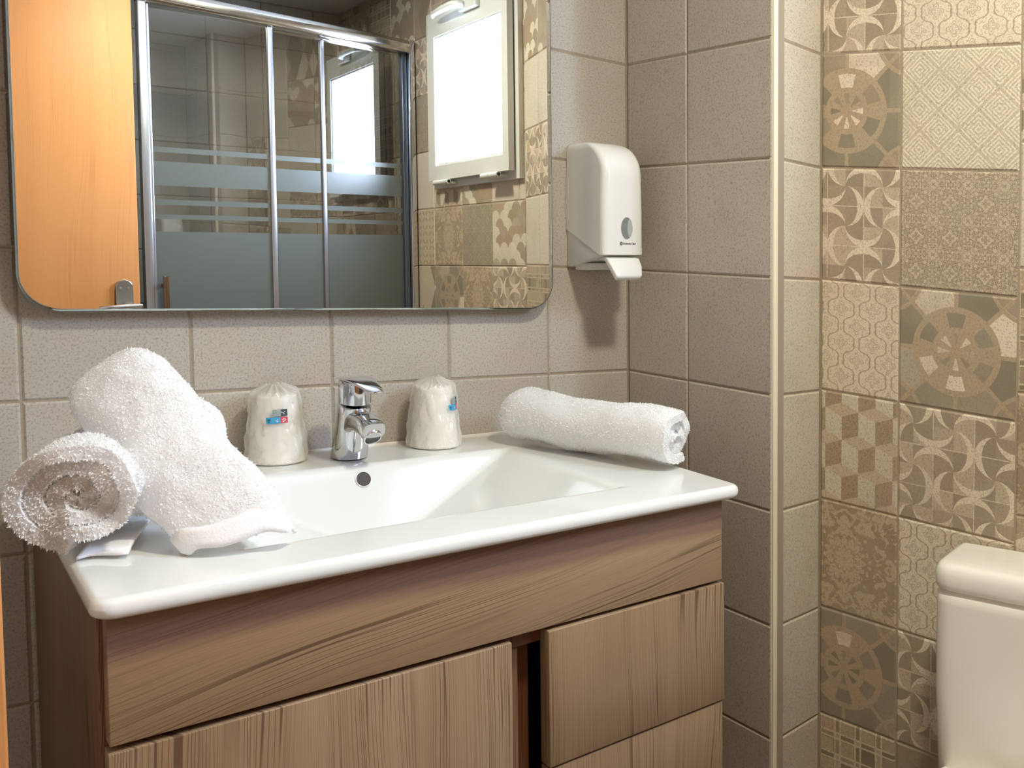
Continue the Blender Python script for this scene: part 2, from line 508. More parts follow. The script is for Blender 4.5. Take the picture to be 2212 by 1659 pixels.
# patterned wall by the toilet
aD = 0.2592; dD = (math.sin(aD), -math.cos(aD)); nD = (-math.cos(aD), -math.sin(aD)); d1 = 0.7489*T
PD = {(0, 3): 'crescent', (0, 2): 'wheel', (0, 1): 'crescent', (0, 0): 'lattice', (0, -1): 'cube', (0, -2): 'damask', (0, -3): 'wheel', (0, -4): 'plaid', (0, -5): 'leaf',
      (1, 3): 'lattice', (1, 2): 'diamond', (1, 1): 'filigree', (1, 0): 'wheel', (1, -1): 'crescent', (1, -2): 'lattice', (1, -3): 'crescent', (1, -4): 'scale', (1, -5): 'cube',
      (2, 3): 'damask', (2, 2): 'plaid', (2, 1): 'plain_light', (2, 0): 'scale', (2, -1): 'damask', (2, -2): 'cube'}
D1 = d1+T
tiled_wall('wall_toilet', Gp, dD, [(0, d1, d1-T), (d1, d1+T, d1)],
           lambda k, s: T*(k*1.0027-0.0818)-0.076*s, lambda c, k: PD.get((c, k), 'plain_light'), nD, ext=(0.04, 0))
X2 = 1.3286
tend = (X2-Gp[0])/dD[0]
PS = {4: 'scale', 3: 'plain_light', 2: 'crescent', 1: 'plain_light', 0: 'plaid', -1: 'damask', -2: 'wheel', 5: 'lozenge', -3: 'leaf'}
P2 = (Gp[0]+dD[0]*D1, Gp[1]+dD[1]*D1)
tiled_wall('wall_splay', P2, dD, [(0, T, 0.0), (T, tend-D1, T)], lambda k, s: T*k+0.005, lambda c, k: PS.get(k, 'lozenge'), nD, ext=(0, 0.04))
YS = Gp[1]+dD[1]*tend                           # where the window wall starts (about -0.93)
# window wall, s runs along -y
PW = {(0, 1): 'scale', (1, 1): 'filigree_dark', (2, 1): 'damask', (3, 1): 'leaf', (0, 0): 'crescent', (1, 0): 'damask', (2, 0): 'wheel', (3, 0): 'lozenge',
      (0, 2): 'plain_light', (1, 2): 'scale', (2, 2): 'cube', (3, 2): 'plain_light', (3, 3): 'filigree_dark', (3, 4): 'crescent', (3, 5): 'lozenge', (2, 5): 'plaid', (1, 5): 'wheel', (0, 5): 'cube',
      (4, 4): 'lozenge', (4, 3): 'damask', (4, 2): 'lozenge', (4, 1): 'crescent', (4, 0): 'damask', (5, 1): 'filigree', (5, 2): 'crescent', (5, 3): 'plaid', (6, 2): 'wheel', (6, 1): 'damask', (6, 3): 'scale', (5, 5): 'plaid', (6, 5): 'wheel', (6, 4): 'cube', (5, 4): 'damask', (4, 5): 'scale', (7, 3): 'crescent', (7, 2): 'lattice'}
wj = [YS, -1.231, -1.432, -1.639, -1.775, -1.975, -2.175, -2.375, -2.52]
wcols = []
for i in range(len(wj)-1):
    a, b = YS-wj[i], YS-wj[i+1]
    wcols.append((a, b, a if i != 0 else b-T))
hole = (YS-(-1.060), YS-(-1.560), 0.50, 1.015)
tiled_wall('wall_window', (X2, YS), (0, -1), wcols, lambda k, s: T*k, lambda c, k: PW.get((c, k), ['lozenge', 'damask', 'plaid', 'wheel', 'leaf'][(c*3+k*5) % 5]), (-1, 0), hole=hole, ext=(0.04, 0.04))
# shower back wall, shower side wall, wall behind the entrance door, left wall
tiled_wall('wall_front', (0.44, -2.50), (1, 0), columns(0, 0.91, 0.825-0.44), lambda k, s: T*k+0.063, lambda c, k: 'plain', (0, 1), grout=GROUT_D, ext=(0.04, 0.04))
tiled_wall('wall_shower', (0.44, -1.74), (0, -1), columns(0, 0.78, 0.1), lambda k, s: T*k+0.03, lambda c, k: 'plain', (1, 0))
tiled_wall('wall_entrance', (-0.45, -1.745), (1, 0), columns(0, 0.88, 0.1), lambda k, s: T*k+0.03, lambda c, k: 'plain', (0, 1))
tiled_wall('wall_left', (-0.45, 0.0), (0, -1), columns(0, 1.76, 0.1), lambda k, s: T*k+0.02, lambda c, k: 'plain', (1, 0), ext=(0.04, 0.04))
# floor and ceiling
def slab(name, z0, z1, mat):
    o = box(name, -0.50, 1.44, -2.56, 0.05, z0, z1, mat); tag(o, kind='structure'); return o
def floor_mat():
    m, nt, b = newmat('floor_tile'); g = G(nt)
    tc = nt.nodes.new('ShaderNodeTexCoord'); sp = nt.nodes.new('ShaderNodeSeparateXYZ'); nt.links.new(tc.outputs['Object'], sp.inputs[0])
    x, y = X(g, sp.outputs[0])/0.33, X(g, sp.outputs[1])/0.33
    e = (x.fr()-0.5).abs().max((y.fr()-0.5).abs()) > 0.494
    n = g.noise(tc.outputs['Object'], 40.0, 3.0)
    c = g.mixc(n, s2l((150,134,114)), s2l((180,166,146)))
    nt.links.new(g.mixc(e, c, s2l((110,98,84))), b.inputs['Base Color']); b.inputs['Roughness'].default_value = 0.4
    return m
slab('floor', ZFLOOR-0.05, ZFLOOR, floor_mat())
slab('ceiling', ZCEIL, ZCEIL+0.05, simple('ceiling_paint', (226,222,214), 0.8))

# ------------------------------------------------------------------ materials for fittings
def ceramic(name, rgb, rough=0.12):
    m, nt, b = newmat(name); b.inputs['Base Color'].default_value = (*s2l(rgb), 1)
    b.inputs['Roughness'].default_value = rough; b.inputs['Specular IOR Level'].default_value = 0.55
    b.inputs['Coat Weight'].default_value = 0.4; b.inputs['Coat Roughness'].default_value = 0.05
    return m
CERAM = ceramic('white_ceramic', (226,227,223), 0.12)
CERAM_T = ceramic('toilet_ceramic', (244,240,230), 0.2)
CHROME = simple('chrome', (214,216,220), 0.06, 1.0)
STEEL = simple('brushed_steel', (176,172,166), 0.28, 1.0)
ALU = simple('matt_aluminium', (190,194,204), 0.30, 1.0)
PLAST = simple('white_plastic', (232,232,226), 0.18, 0, 0.5)
PLAST2 = simple('white_plastic_base', (222,222,218), 0.3, 0, 0.5)
BLACK = simple('dark_rubber', (30,26,24), 0.5)

def wood(name, base, dark, lite, axis, scale=1.0, band=False, rough=0.38, contrast=1.0):
    """axis: direction of the grain, 'x' or 'z' (object coordinates)"""
    m, nt, b = newmat(name); g = G(nt)
    tc = nt.nodes.new('ShaderNodeTexCoord'); sp = nt.nodes.new('ShaderNodeSeparateXYZ'); nt.links.new(tc.outputs['Object'], sp.inputs[0])
    x, y, z = (X(g, sp.outputs[i]) for i in range(3))
    al, ac = (x, z) if axis == 'x' else (z, x)
    ac = ac+y*0.6
    warp = g.noise(g.vec(al*1.6*scale, ac*5.0*scale, 0.3), 1.0, 1.0)
    q = ac+warp*0.055/scale-(al*0.10 if axis == 'x' else al*0.02)
    dens = g.noise(g.vec(al*0.7, q*9.0, 2.0), 1.0, 1.0)
    q2 = q+g.noise(g.vec(al*5.0, ac*14.0, 4.0), 1.0, 1.0)*0.010
    rings = g.noise(g.vec(al*1.4, q2*190.0*scale, 1.0), 1.0, 0.0)
    rings2 = g.noise(g.vec(al*1.0, q2*420.0*scale, 6.0), 1.0, 0.0)
    lines = ((rings-0.5).abs()*-1.0+0.05).ss(0.0, 0.04)*(g.noise(g.vec(al*2.0, q2*30.0, 9.0), 1.0, 0.0).ss(0.38, 0.6))
    lines = lines.max(((rings2-0.5).abs()*-1.0+0.05).ss(0.0, 0.05)*0.45)
    fine = g.noise(g.vec(al*18.0, ac*700.0, 0.0), 1.0, 2.0)
    c = g.mixc(dens.ss(0.3, 0.7), s2l(base), s2l(lite))
    c = g.mixc(lines*0.8*contrast, c, s2l(dark))
    c = g.mixc((fine-0.5)*0.6*contrast, c, s2l(dark))
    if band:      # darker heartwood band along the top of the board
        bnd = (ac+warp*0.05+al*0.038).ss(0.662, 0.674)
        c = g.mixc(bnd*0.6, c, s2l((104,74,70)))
    nt.links.new(c, b.inputs['Base Color']); b.inputs['Roughness'].default_value = rough
    b.inputs['Specular IOR Level'].default_value = 0.35
    bp = nt.nodes.new('ShaderNodeBump'); bp.inputs['Strength'].default_value = 0.12; bp.inputs['Distance'].default_value = 0.0006
    nt.links.new((fine-lines*0.8).k, bp.inputs['Height']); nt.links.new(bp.outputs[0], b.inputs['Normal'])
    return m
W_BASE, W_DARK, W_LITE = (152,124,94), (84,62,46), (168,140,110)
WOOD_H = wood('walnut_horizontal', W_BASE, W_DARK, W_LITE, 'x', band=True)
WOOD_V = wood('walnut_vertical', (144,118,90), W_DARK, (162,136,107), 'z')
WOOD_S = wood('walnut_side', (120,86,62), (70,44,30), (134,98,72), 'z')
WOOD_DOOR = wood('beech_door', (188,128,76), (160,102,54), (196,138,84), 'z', 0.6, rough=0.45, contrast=0.35)
WOOD_DOOR.node_tree.nodes['Principled BSDF'].inputs['Specular IOR Level'].default_value = 0.2

# ------------------------------------------------------------------ vanity (the unit stands very slightly out of level, like the tile courses)
gx, gy = -0.0379, 0.0277
def VN(x, y, w):
    yy = y*(0.54-0.031*x)/0.54
    return (x, yy, w+gx*(x-XC)+gy*yy)
def zt(x, y, h=-0.10): return h+gx*(x-XC)+gy*y        # basin top height at x,y

cab = empty('vanity_cabinet', (0.40, -0.26, ZFLOOR), 'walnut-look bathroom vanity cabinet with drawers under the white basin', 'cabinet')
FY = -0.522
zb = -0.78
box('side_panel', 0.006, 0.022, -0.500, -0.003, zb, -0.1203, WOOD_S, cab, 0.001, VN)
box('side_panel', 0.764, 0.780, -0.500, -0.003, zb, -0.1203, WOOD_S, cab, 0.001, VN)
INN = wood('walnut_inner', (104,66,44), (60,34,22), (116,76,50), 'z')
box('back_panel', 0.022, 0.764, -0.012, -0.004, zb, -0.1203, INN, cab, 0, VN)
box('bottom_panel', 0.022, 0.764, -0.498, -0.012, zb, zb+0.016, INN, cab, 0, VN)
box('partition', 0.452, 0.468, -0.486, -0.012, zb+0.016, -0.245, INN, cab, 0, VN)
box('front_rail', 0.022, 0.764, -0.5025, -0.490, -0.262, -0.2425, INN, cab, 0, VN)
box('top_panel', 0.0095, 0.778, FY, -0.503, -0.2395, -0.1203, WOOD_H, cab, 0.0012, VN)
dl = box('door', 0.008, 0.425, FY-0.001, -0.503, zb+0.01, -0.2455, WOOD_V, cab, 0.0012, VN)
d1_ = box('drawer', 0.476, 0.780, FY-0.003, -0.503, -0.4175, -0.2440, WOOD_V, cab, 0.0012, VN)
d2_ = box('drawer', 0.476, 0.778, FY-0.001, -0.503, -0.597, -0.4205, WOOD_V, cab, 0.0012, VN)
d3_ = box('drawer', 0.476, 0.778, FY-0.001, -0.503, zb+0.01, -0.600, WOOD_V, cab, 0.0012, VN)
box('divider', 0.427, 0.446, -0.499, -0.471, zb, -0.241, WOOD_S, cab, 0.001, VN)
for lx in (0.05, 0.73):
    for ly in (-0.44, -0.06):
        box('leg', lx-0.02, lx+0.02, ly-0.02, ly+0.02, ZFLOOR-0.0, zb+0.015, STEEL, cab, 0.002)

# basin: a height field (rim, sloping bowl) plus skirt and underside
def basin():
    root = empty('washbasin', (0.40, -0.27, -0.10), 'rectangular white ceramic washbasin set on the walnut vanity', 'washbasin')
    x0, x1, y0, y1 = -0.003, 0.805, -0.54, -0.001
    xs = np.unique(np.concatenate([np.linspace(x0, x0+0.012, 9), np.linspace(x0+0.012, x1-0.012, 240), np.linspace(x1-0.012, x1, 9)]))
    ys = np.unique(np.concatenate([np.linspace(y0, y0+0.012, 9), np.linspace(y0+0.012, y1-0.003, 160), [y1]]))
    NX, NY = len(xs), len(ys)
    Xg, Yg = np.meshgrid(xs, ys)
    def smin(a, b, k):
        h = np.clip(0.5+0.5*(b-a)/k, 0, 1); return b*(1-h)+a*h-k*h*(1-h)
    bx0, bx1, by0, by1 = 0.150, 0.642, -0.450, -0.132
    dl = (Xg-bx0)*0.48; dr = (bx1-Xg)*0.48; df = (Yg-by0)*1.7; db = (by1-Yg)*1.9
    dd = smin(smin(dl, dr, 0.012), smin(df, db, 0.02), 0.006)
    dd = smin(dd, np.full_like(dd, 0.108), 0.02)
    k = 0.0028
    dep = k*np.logaddexp(0, dd/k)                       # softened rim
    dep = np.where(dd < -0.02, 0, dep)
    R = 0.0085
    ex = np.minimum(Xg-x0, x1-Xg); ey = Yg-y0
    # rounded outer corner in plan: distance to the rounded rectangle
    rc = 0.018
    qx = np.maximum(rc-ex, 0); qy = np.maximum(rc-ey, 0)
    e = np.where((qx > 0) & (qy > 0), rc-np.sqrt(qx**2+qy**2), np.minimum(ex, ey))
    e2 = np.clip(e, 0, R)
    drop = R-np.sqrt(np.maximum(R*R-(R-e2)**2, 0))
    Wg = -0.10-dep-drop
    # pull points beyond the rounded corner onto it
    Xp = Xg.copy(); Yp = Yg.copy()
    bad = e < 0
    cxs = np.where(Xg < 0.4, x0+rc, x1-rc); cys = np.full_like(Yg, y0+rc)
    vx, vy = Xg-cxs, Yg-cys; L = np.maximum(np.sqrt(vx**2+vy**2), 1e-9)
    Xp = np.where(bad, cxs+vx/L*rc, Xp); Yp = np.where(bad, cys+vy/L*rc, Yp)
    ring_idx = [j for j in range(NX)]+[i*NX+NX-1 for i in range(1, NY)]+[(NY-1)*NX+j for j in range(NX-2, -1, -1)]+[i*NX for i in range(NY-2, 0, -1)]
    V = [VN(a, b, c) for a, b, c in zip(Xp.ravel(), Yp.ravel(), Wg.ravel())]
    F = []
    for i in range(NY-1):
        for j in range(NX-1):
            a = i*NX+j
            if bad[i, j] and bad[i, j+1] and bad[i+1, j] and bad[i+1, j+1]: continue
            F.append((a, a+1, a+1+NX, a+NX))
    # skirt
    Xr = Xp.ravel()[ring_idx]; Yr = Yp.ravel()[ring_idx]; n = len(ring_idx)
    k0 = len(V)
    prof = [(0.0, -0.1125), (0.0012, -0.1155), (0.004, -0.1182), (0.010, -0.1190)]
    prev = ring_idx
    for ins, w in prof:
        base = len(V)
        for a, b in zip(Xr, Yr):
            vx = 0.40-a; vy = -0.27-b; L = math.hypot(vx, vy)
            V.append(VN(a+ins*np.sign(vx)*min(1, abs(vx)/0.05), b+ins*np.sign(vy)*min(1, abs(vy)/0.05) if b < -0.01 else b, w))
        cur = list(range(base, base+n))
        for q in range(n):
            p = (q+1) % n; F.append((prev[p], prev[q], cur[q], cur[p]))
        prev = cur
    ub = len(V)
    ins = 0.010
    for a, b, c in zip(Xp.ravel(), Yp.ravel(), Wg.ravel()):
        mx_ = max(0.0, 1-min(a-x0, x1-a)/0.04); my_ = max(0.0, 1-(b-y0)/0.04)
        V.append(VN(a+ins*np.sign(0.40-a)*mx_, b+ins*my_, min(-0.1192, c-0.009)))
    for i in range(NY-1):
        for j in range(NX-1):
            a = ub+i*NX+j; F.append((a+NX, a+1+NX, a+1, a))
    for q in range(n):
        p = (q+1) % n; F.append((prev[p], prev[q], ub+ring_idx[q], ub+ring_idx[p]))
    o = mk('bowl', V, F, CERAM, root, smooth=True)
    # overflow: dark disc on the bowl's back slope, painting the shade inside the hole
    cx, cy = 0.394, -0.1440
    ii = int(np.abs(ys-cy).argmin()); jj = int(np.abs(xs-cx).argmin())
    c = Vector(V[ii*NX+jj]); nrm = (Vector(V[ii*NX+jj+1])-c).cross(Vector(V[(ii+1)*NX+jj])-c).normalized()
    ax = Vector((1, 0, 0)); ay = nrm.cross(ax).normalized()
    c = c+nrm*0.0012
    rings = []
    for rr, off in ((0.0122, 0.0), (0.0112, 0.0004), (0.0106, -0.0002)):
        rings.append([c+nrm*off+(ax*math.cos(t)+ay*math.sin(t))*rr for t in [2*math.pi*q/32 for q in range(32)]])
    Vh, Fh = loft(rings, False, False)
    mk('overflow_rim', Vh, Fh, CERAM, root, smooth=True)
    rings = [[c+nrm*off+(ax*math.cos(t)+ay*math.sin(t))*rr for t in [2*math.pi*q/32 for q in range(32)]] for rr, off in ((0.0108, -0.0001), (0.0104, -0.0009))]
    Vh, Fh = loft(rings, False, True)
    mk('overflow_disc', Vh, Fh, simple('overflow_shade', (58,50,46), 0.6), root, smooth=False)
    # drain at the bottom
    dz = -0.10-0.101
    rings = [[Vector(VN(0.397, -0.30, dz+off))+Vector((math.cos(t), math.sin(t), 0))*rr for t in [2*math.pi*q/28 for q in range(28)]] for rr, off in ((0.030, 0.001), (0.029, 0.004), (0.010, 0.006), (0.002, 0.0065))]
    Vh, Fh = loft(rings, False, True); mk('drain', Vh, Fh, CHROME, root, smooth=True)
    # silicone bead along the wall
    V, F = tube([VN(-0.003, -0.003, -0.0995), VN(0.40, -0.003, -0.0995), VN(0.805, -0.003, -0.0995)], 0.0022, 8)
    mk('silicone_bead', V, F, simple('silicone', (236,232,224), 0.4), root, smooth=True)
basin()

# ------------------------------------------------------------------ tap
def faucet():
    bx, by = 0.397, -0.074; bz = zt(bx, by)+0.0018
    def mk(name, V, F, *a, **k):      # tall version of the fitting
        V = [(bx+(p[0]-bx)*1.06, by+(p[1]-by)*1.14, bz+(p[2]-bz)*1.18) for p in V]
        return globals()['mk'](name, V, F, *a, **k)
    root = empty('faucet', (bx, by, bz), 'chrome single-lever mixer tap behind the basin bowl', 'faucet')
    def ell(cx, cy, z, rx, ry, n=40, sup=2.3, tilt=0.0):
        out = []
        for q in range(n):
            t = 2*math.pi*q/n; c, s = math.cos(t), math.sin(t)
            px = math.copysign(abs(c)**(2/sup), c)*rx; py = math.copysign(abs(s)**(2/sup), s)*ry
            out.append((cx+px, cy+py, z+py*tilt))
        return out
    R = []
    for h, cy, rx, ry, tl in ((0, 0, .0235, .0265, 0), (.002, 0, .0240, .0270, 0), (.02, -.0055, .0232, .0262, 0), (.04, -.0120, .0224, .0250, .03), (.058, -.0180, .0218, .0238, .12), (.070, -.0215, .0214, .0230, .22), (.0715, -.0218, .0200, .0215, .22)):
        R.append(ell(bx, by+cy, bz+h, rx, ry, tilt=tl))
    V, F = loft(R); mk('body', V, F, CHROME, root, smooth=True, auto=0.7)
    # spout: rounded box sweep forward and slightly down
    S = []
    for t, (dy, dz, hw, hh) in enumerate(((-0.022, 0.044, .0185, .0170), (-0.038, 0.050, .0180, .0130), (-0.055, 0.0505, .0172, .0112), (-0.072, 0.0480, .0168, .0108), (-0.084, 0.0455, .0164, .0105), (-0.0875, 0.0447, .0150, .0090))):
        ring = []
        for q in range(28):
            a = 2*math.pi*q/28; c, s = math.cos(a), math.sin(a)
            ring.append((bx+math.copysign(abs(c)**.6, c)*hw, by+dy-s*0.003, bz+dz+math.copysign(abs(s)**.6, s)*hh))
        S.append(ring)
    V, F = loft(S); mk('spout', V, F, CHROME, root, smooth=True, auto=0.8)
    # aerator, tipped forward
    ac = Vector((bx, by-0.0775, bz+0.0385)); n = Vector((0, -0.72, -0.70)).normalized(); ax = Vector((1, 0, 0)); ay = n.cross(ax)
    rr = [[ac+n*o+(ax*math.cos(2*math.pi*q/32)+ay*math.sin(2*math.pi*q/32))*r for q in range(32)] for o, r in ((-.004, .0128), (.005, .0128), (.0062, .0120), (.0062, .0104), (.0045, .0100))]
    V, F = loft(rr, False, False); mk('aerator', V, F, CHROME, root, smooth=True, auto=0.7)
    rr = [[ac+n*o+(ax*math.cos(2*math.pi*q/32)+ay*math.sin(2*math.pi*q/32))*r for q in range(32)] for o, r in ((.0046, .0101), (.0048, .0098))]
    V, F = loft(rr, False, True); o = mk('aerator_mesh', V, F, simple('aerator_grey', (92,94,94), 0.5, 0.6), root)
    # cap and lever
    cz = bz+0.0735; cyy = by-0.0225; tl = 0.20
    R = []
    for h, r in ((0, .0205), (.0012, .0222), (.012, .0222), (.024, .0220), (.0275, .0214), (.0288, .0195)):
        R.append([(bx+r*math.cos(a), cyy-h*0.12+r*math.sin(a), cz+h+r*math.sin(a)*tl*(1-h*12) ) for a in [2*math.pi*q/40 for q in range(40)]])
    V, F = loft(R); cp = mk('lever_cap', V, F, CHROME, root, smooth=True, auto=0.8)
    S = []
    for dy, hw, z0, th in ((.0195, .010, .0298, .0022), (.012, .0188, .0300, .0030), (.0, .0222, .0303, .0036), (-.014, .0206, .0303, .0040), (-.030, .0176, .0290, .0044), (-.048, .0150, .0258, .0040), (-.064, .0128, .0222, .0032), (-.074, .0100, .0200, .0022), (-.0765, .0060, .0195, .0012)):
        ring = []
        for q in range(24):
            a = 2*math.pi*q/24; c, s = math.cos(a), math.sin(a)
            ring.append((bx+math.copysign(abs(c)**.8, c)*hw, cyy+dy, cz+z0+math.copysign(abs(s)**.7, s)*th*0.6))
        S.append(ring)
    V, F = loft(S); mk('lever', V, F, CHROME, root, smooth=True, auto=0.9)
faucet()

# ------------------------------------------------------------------ cups wrapped in thin film
CUPM = simple('cup_plastic', (252,250,244), 0.35)
def film_mat():
    m, nt, b = newmat('clear_film')
    out = nt.nodes['Material Output']
    tr = nt.nodes.new('ShaderNodeBsdfTransparent'); tr.inputs[0].default_value = (0.97, 0.965, 0.95, 1)
    gl = nt.nodes.new('ShaderNodeBsdfGlossy'); gl.inputs['Roughness'].default_value = 0.2
    df = nt.nodes.new('ShaderNodeBsdfDiffuse'); df.inputs[0].default_value = (*s2l((252,248,240)), 1)
    lw = nt.nodes.new('ShaderNodeLayerWeight'); lw.inputs[0].default_value = 0.35
    m1 = nt.nodes.new('ShaderNodeMixShader'); m2 = nt.nodes.new('ShaderNodeMixShader')
    g = G(nt); f = X(g, lw.outputs['Facing'])
    nt.links.new((f*0.45+0.22).k, m1.inputs[0]); nt.links.new(tr.outputs[0], m1.inputs[1]); nt.links.new(df.outputs[0], m1.inputs[2])
    nt.links.new((f*0.22+0.06).k, m2.inputs[0]); nt.links.new(m1.outputs[0], m2.inputs[1]); nt.links.new(gl.outputs[0], m2.inputs[2])
    nt.links.new(m2.outputs[0], out.inputs['Surface'])
    return m
FILM = film_mat()
INK_B, INK_R, INK_G, INK_W = simple('print_blue', (64,160,206), 0.4), simple('print_red', (214,74,88), 0.4), simple('print_grey', (148,160,158), 0.4), simple('print_white', (240,240,238), 0.4)
INK_K = simple('print_dark', (60,70,70), 0.4)
def cup(cx, cy, ang, seed, label):
    bz = zt(cx, cy)+0.001
    root = empty('wrapped_cup', (cx, cy, bz), label, 'cup', 'plastic-wrapped cups beside the tap')
    rb, rt, h = 0.0385, 0.0285, 0.098
    def ring(r, z, n=48): return [(cx+r*math.cos(2*math.pi*q/n), cy+r*math.sin(2*math.pi*q/n), bz+z+(gx*(r*math.cos(2*math.pi*q/n))+gy*r*math.sin(2*math.pi*q/n))*max(0, 1-z*8)) for q in range(n)]
    V, F = loft([ring(rb, 0), ring(rb+.0010, .002), ring(rb, .0045), ring(rb-.0008, .006), ring(rb-(rb-rt)*.55, h*.6), ring(rt+.0012, h-.004), ring(rt-.001, h-.0005), ring(rt-.004, h), ring(.001, h)])
    mk('cup', V, F, CUPM, root, smooth=True, auto=0.9)
    # crumpled bag
    n, mrows = 96, 64; rings = []
    for i in range(mrows+1):
        f = i/mrows; z = f*(h+0.005)
        rings.append([])
        for q in range(n):
            a = 2*math.pi*q/n
            if z < h: r = rb-(rb-rt)*min(1, z/h)**1.15+0.003
            else: r = (rt+0.003)*math.sqrt(max(0.0, 1-((z-h)/0.0052)**2))
            p = Vector((math.cos(a)*1.6, math.sin(a)*1.6, f*2.2+seed))
            cr = abs(mnoise.noise(p*1.7))*0.0062+abs(mnoise.noise(p*4.1))*0.0022+mnoise.noise(Vector((a*3.2, f*1.3, seed*3)))*0.0014
            fold = 0.0022*max(0, math.sin(a*3+f*4+seed))**3
            da = (a-ang+math.pi) % (2*math.pi)-math.pi
            calm = 1-0.85*math.exp(-(da/0.42)**2-((z-0.068)/0.018)**2)
            rr = max(0.0008, r+(cr+fold)*calm*(1.0 if z < h else 0.25))
            if i == 0: rr = rb+0.0015
            zz = z+(0.007*max(0, (z-h)/0.005)**5 if z > h else 0)+(mnoise.noise(p*3.3)*0.006+abs(mnoise.noise(p*6))*0.006)*min(1, max(0, (z-h+0.022)/0.022))
            rings[-1].append((cx+rr*math.cos(a), cy+rr*math.sin(a), bz+0.0008+zz+(gx*rr*math.cos(a)+gy*rr*math.sin(a))*max(0, 1-z*8)))
    V, F = loft(rings, False, True)
    o = mk('plastic_bag', V, F, FILM, root, smooth=True); fixn(o)
    # printed label on the bag: grey caption strip, two blue squares, one red square
    def patch(a0, a1, z0, z1, lift, mat, shape=None):
        Vp = []; Fp = []; nn = 8
        for i in range(nn+1):
            for z in (z0, z1):
                a = a0+(a1-a0)*i/nn
                r = rb-(rb-rt)*(z/h)+0.0052+lift
                Vp.append((cx+r*math.cos(a), cy+r*math.sin(a), bz+z))
        for i in range(nn): Fp.append((2*i, 2*i+2, 2*i+3, 2*i+1))
        return Vp, Fp
    r_ = 0.034; w = 0.0088/r_
    lab = mk('printed_label', *patch(ang-1.55*w, ang+1.55*w, .0600, .0690, .0002, None), INK_B, root)
    specs = [(ang+0.50*w, ang+1.55*w, .0600, .0690, .0003, INK_R), (ang-0.6*w, ang+1.55*w, .0700, .0800, .0003, INK_G), (ang-0.6*w+1.2*w, ang+1.55*w, .0700, .0800, .0004, INK_K)]
    for i, s_ in enumerate(specs):
        mk('label_square', *patch(*s_[:5], None), s_[5], lab)
    # white pictograms: glass, hand, swirl
    def dots(ac, zc, pts, mat):
        parts = []
        for dx, dz, rr in pts:
            parts.append(patch(ac+(dx-rr)/r_, ac+(dx+rr)/r_, zc+dz-rr, zc+dz+rr, .0006, None))
        V_, F_ = merge(parts); mk('pictogram', V_, F_, mat, lab)
    dots(ang-1.05*w, .0645, [(0, -.0022, .0006), (0, -.001, .0006), (-.0012, .001, .0006), (.0012, .001, .0006), (0, .0012, .0006)], INK_K)
    dots(ang-0.0*w, .0645, [(-.001, 0, .0005), (.0005, .001, .0005), (.0012, -.001, .0005), (0, -.0018, .0005)], INK_W)
    dots(ang+1.0*w, .0645, [(-.0015, .0006, .0006), (-.0005, .0018, .0006), (.001, .0015, .0006), (.0016, 0, .0006), (.0004, -.0012, .0006), (-.001, -.0022, .0008)], INK_W)
    dots(ang+0.9*w, .075, [(-.002, .001, .0006), (0, 0, .0007), (.002, .0012, .0005), (.0012, -.0015, .0006)], INK_W)
cup(0.300, -0.046, math.radians(-104), 1.3, 'white cup in clear film beside the leaning towel, printed label facing forward')
cup(0.546, -0.052, math.radians(-55), 5.1, 'white cup in clear film between the tap and the right-hand towel')

# ------------------------------------------------------------------ towels
def towel_mat():
    m, nt, b = newmat('white_terry'); g = G(nt); out = nt.nodes['Material Output']
    tc = nt.nodes.new('ShaderNodeTexCoord')
    n = g.noise(tc.outputs['Object'], 260.0, 3.0, 0.7)
    c = g.mixc(n, s2l((250,250,250)), s2l((255,255,255)))
    df = nt.nodes.new('ShaderNodeBsdfDiffuse'); tl = nt.nodes.new('ShaderNodeBsdfTranslucent'); mx = nt.nodes.new('ShaderNodeMixShader')
    nt.links.new(c, df.inputs[0]); nt.links.new(c, tl.inputs[0]); mx.inputs[0].default_value = 0.42
    nt.links.new(df.outputs[0], mx.inputs[1]); nt.links.new(tl.outputs[0], mx.inputs[2]); nt.links.new(mx.outputs[0], out.inputs['Surface'])
    return m
TERRY = towel_mat()
def hem_mat():
    m, nt, b = newmat('towel_hem'); g = G(nt)
    tc = nt.nodes.new('ShaderNodeTexCoord')
    n = g.noise(tc.outputs['Object'], 420.0, 2.0, 0.6)
    nt.links.new(g.mixc(n, s2l((234,234,238)), s2l((250,250,252))), b.inputs['Base Color'])
    b.inputs['Roughness'].default_value = 0.95; b.inputs['Specular IOR Level'].default_value = 0.1
    bp = nt.nodes.new('ShaderNodeBump'); bp.inputs['Strength'].default_value = 0.4; bp.inputs['Distance'].default_value = 0.001
    nt.links.new(n.k, bp.inputs['Height']); nt.links.new(bp.outputs[0], b.inputs['Normal'])
    return m
HEM = hem_mat()
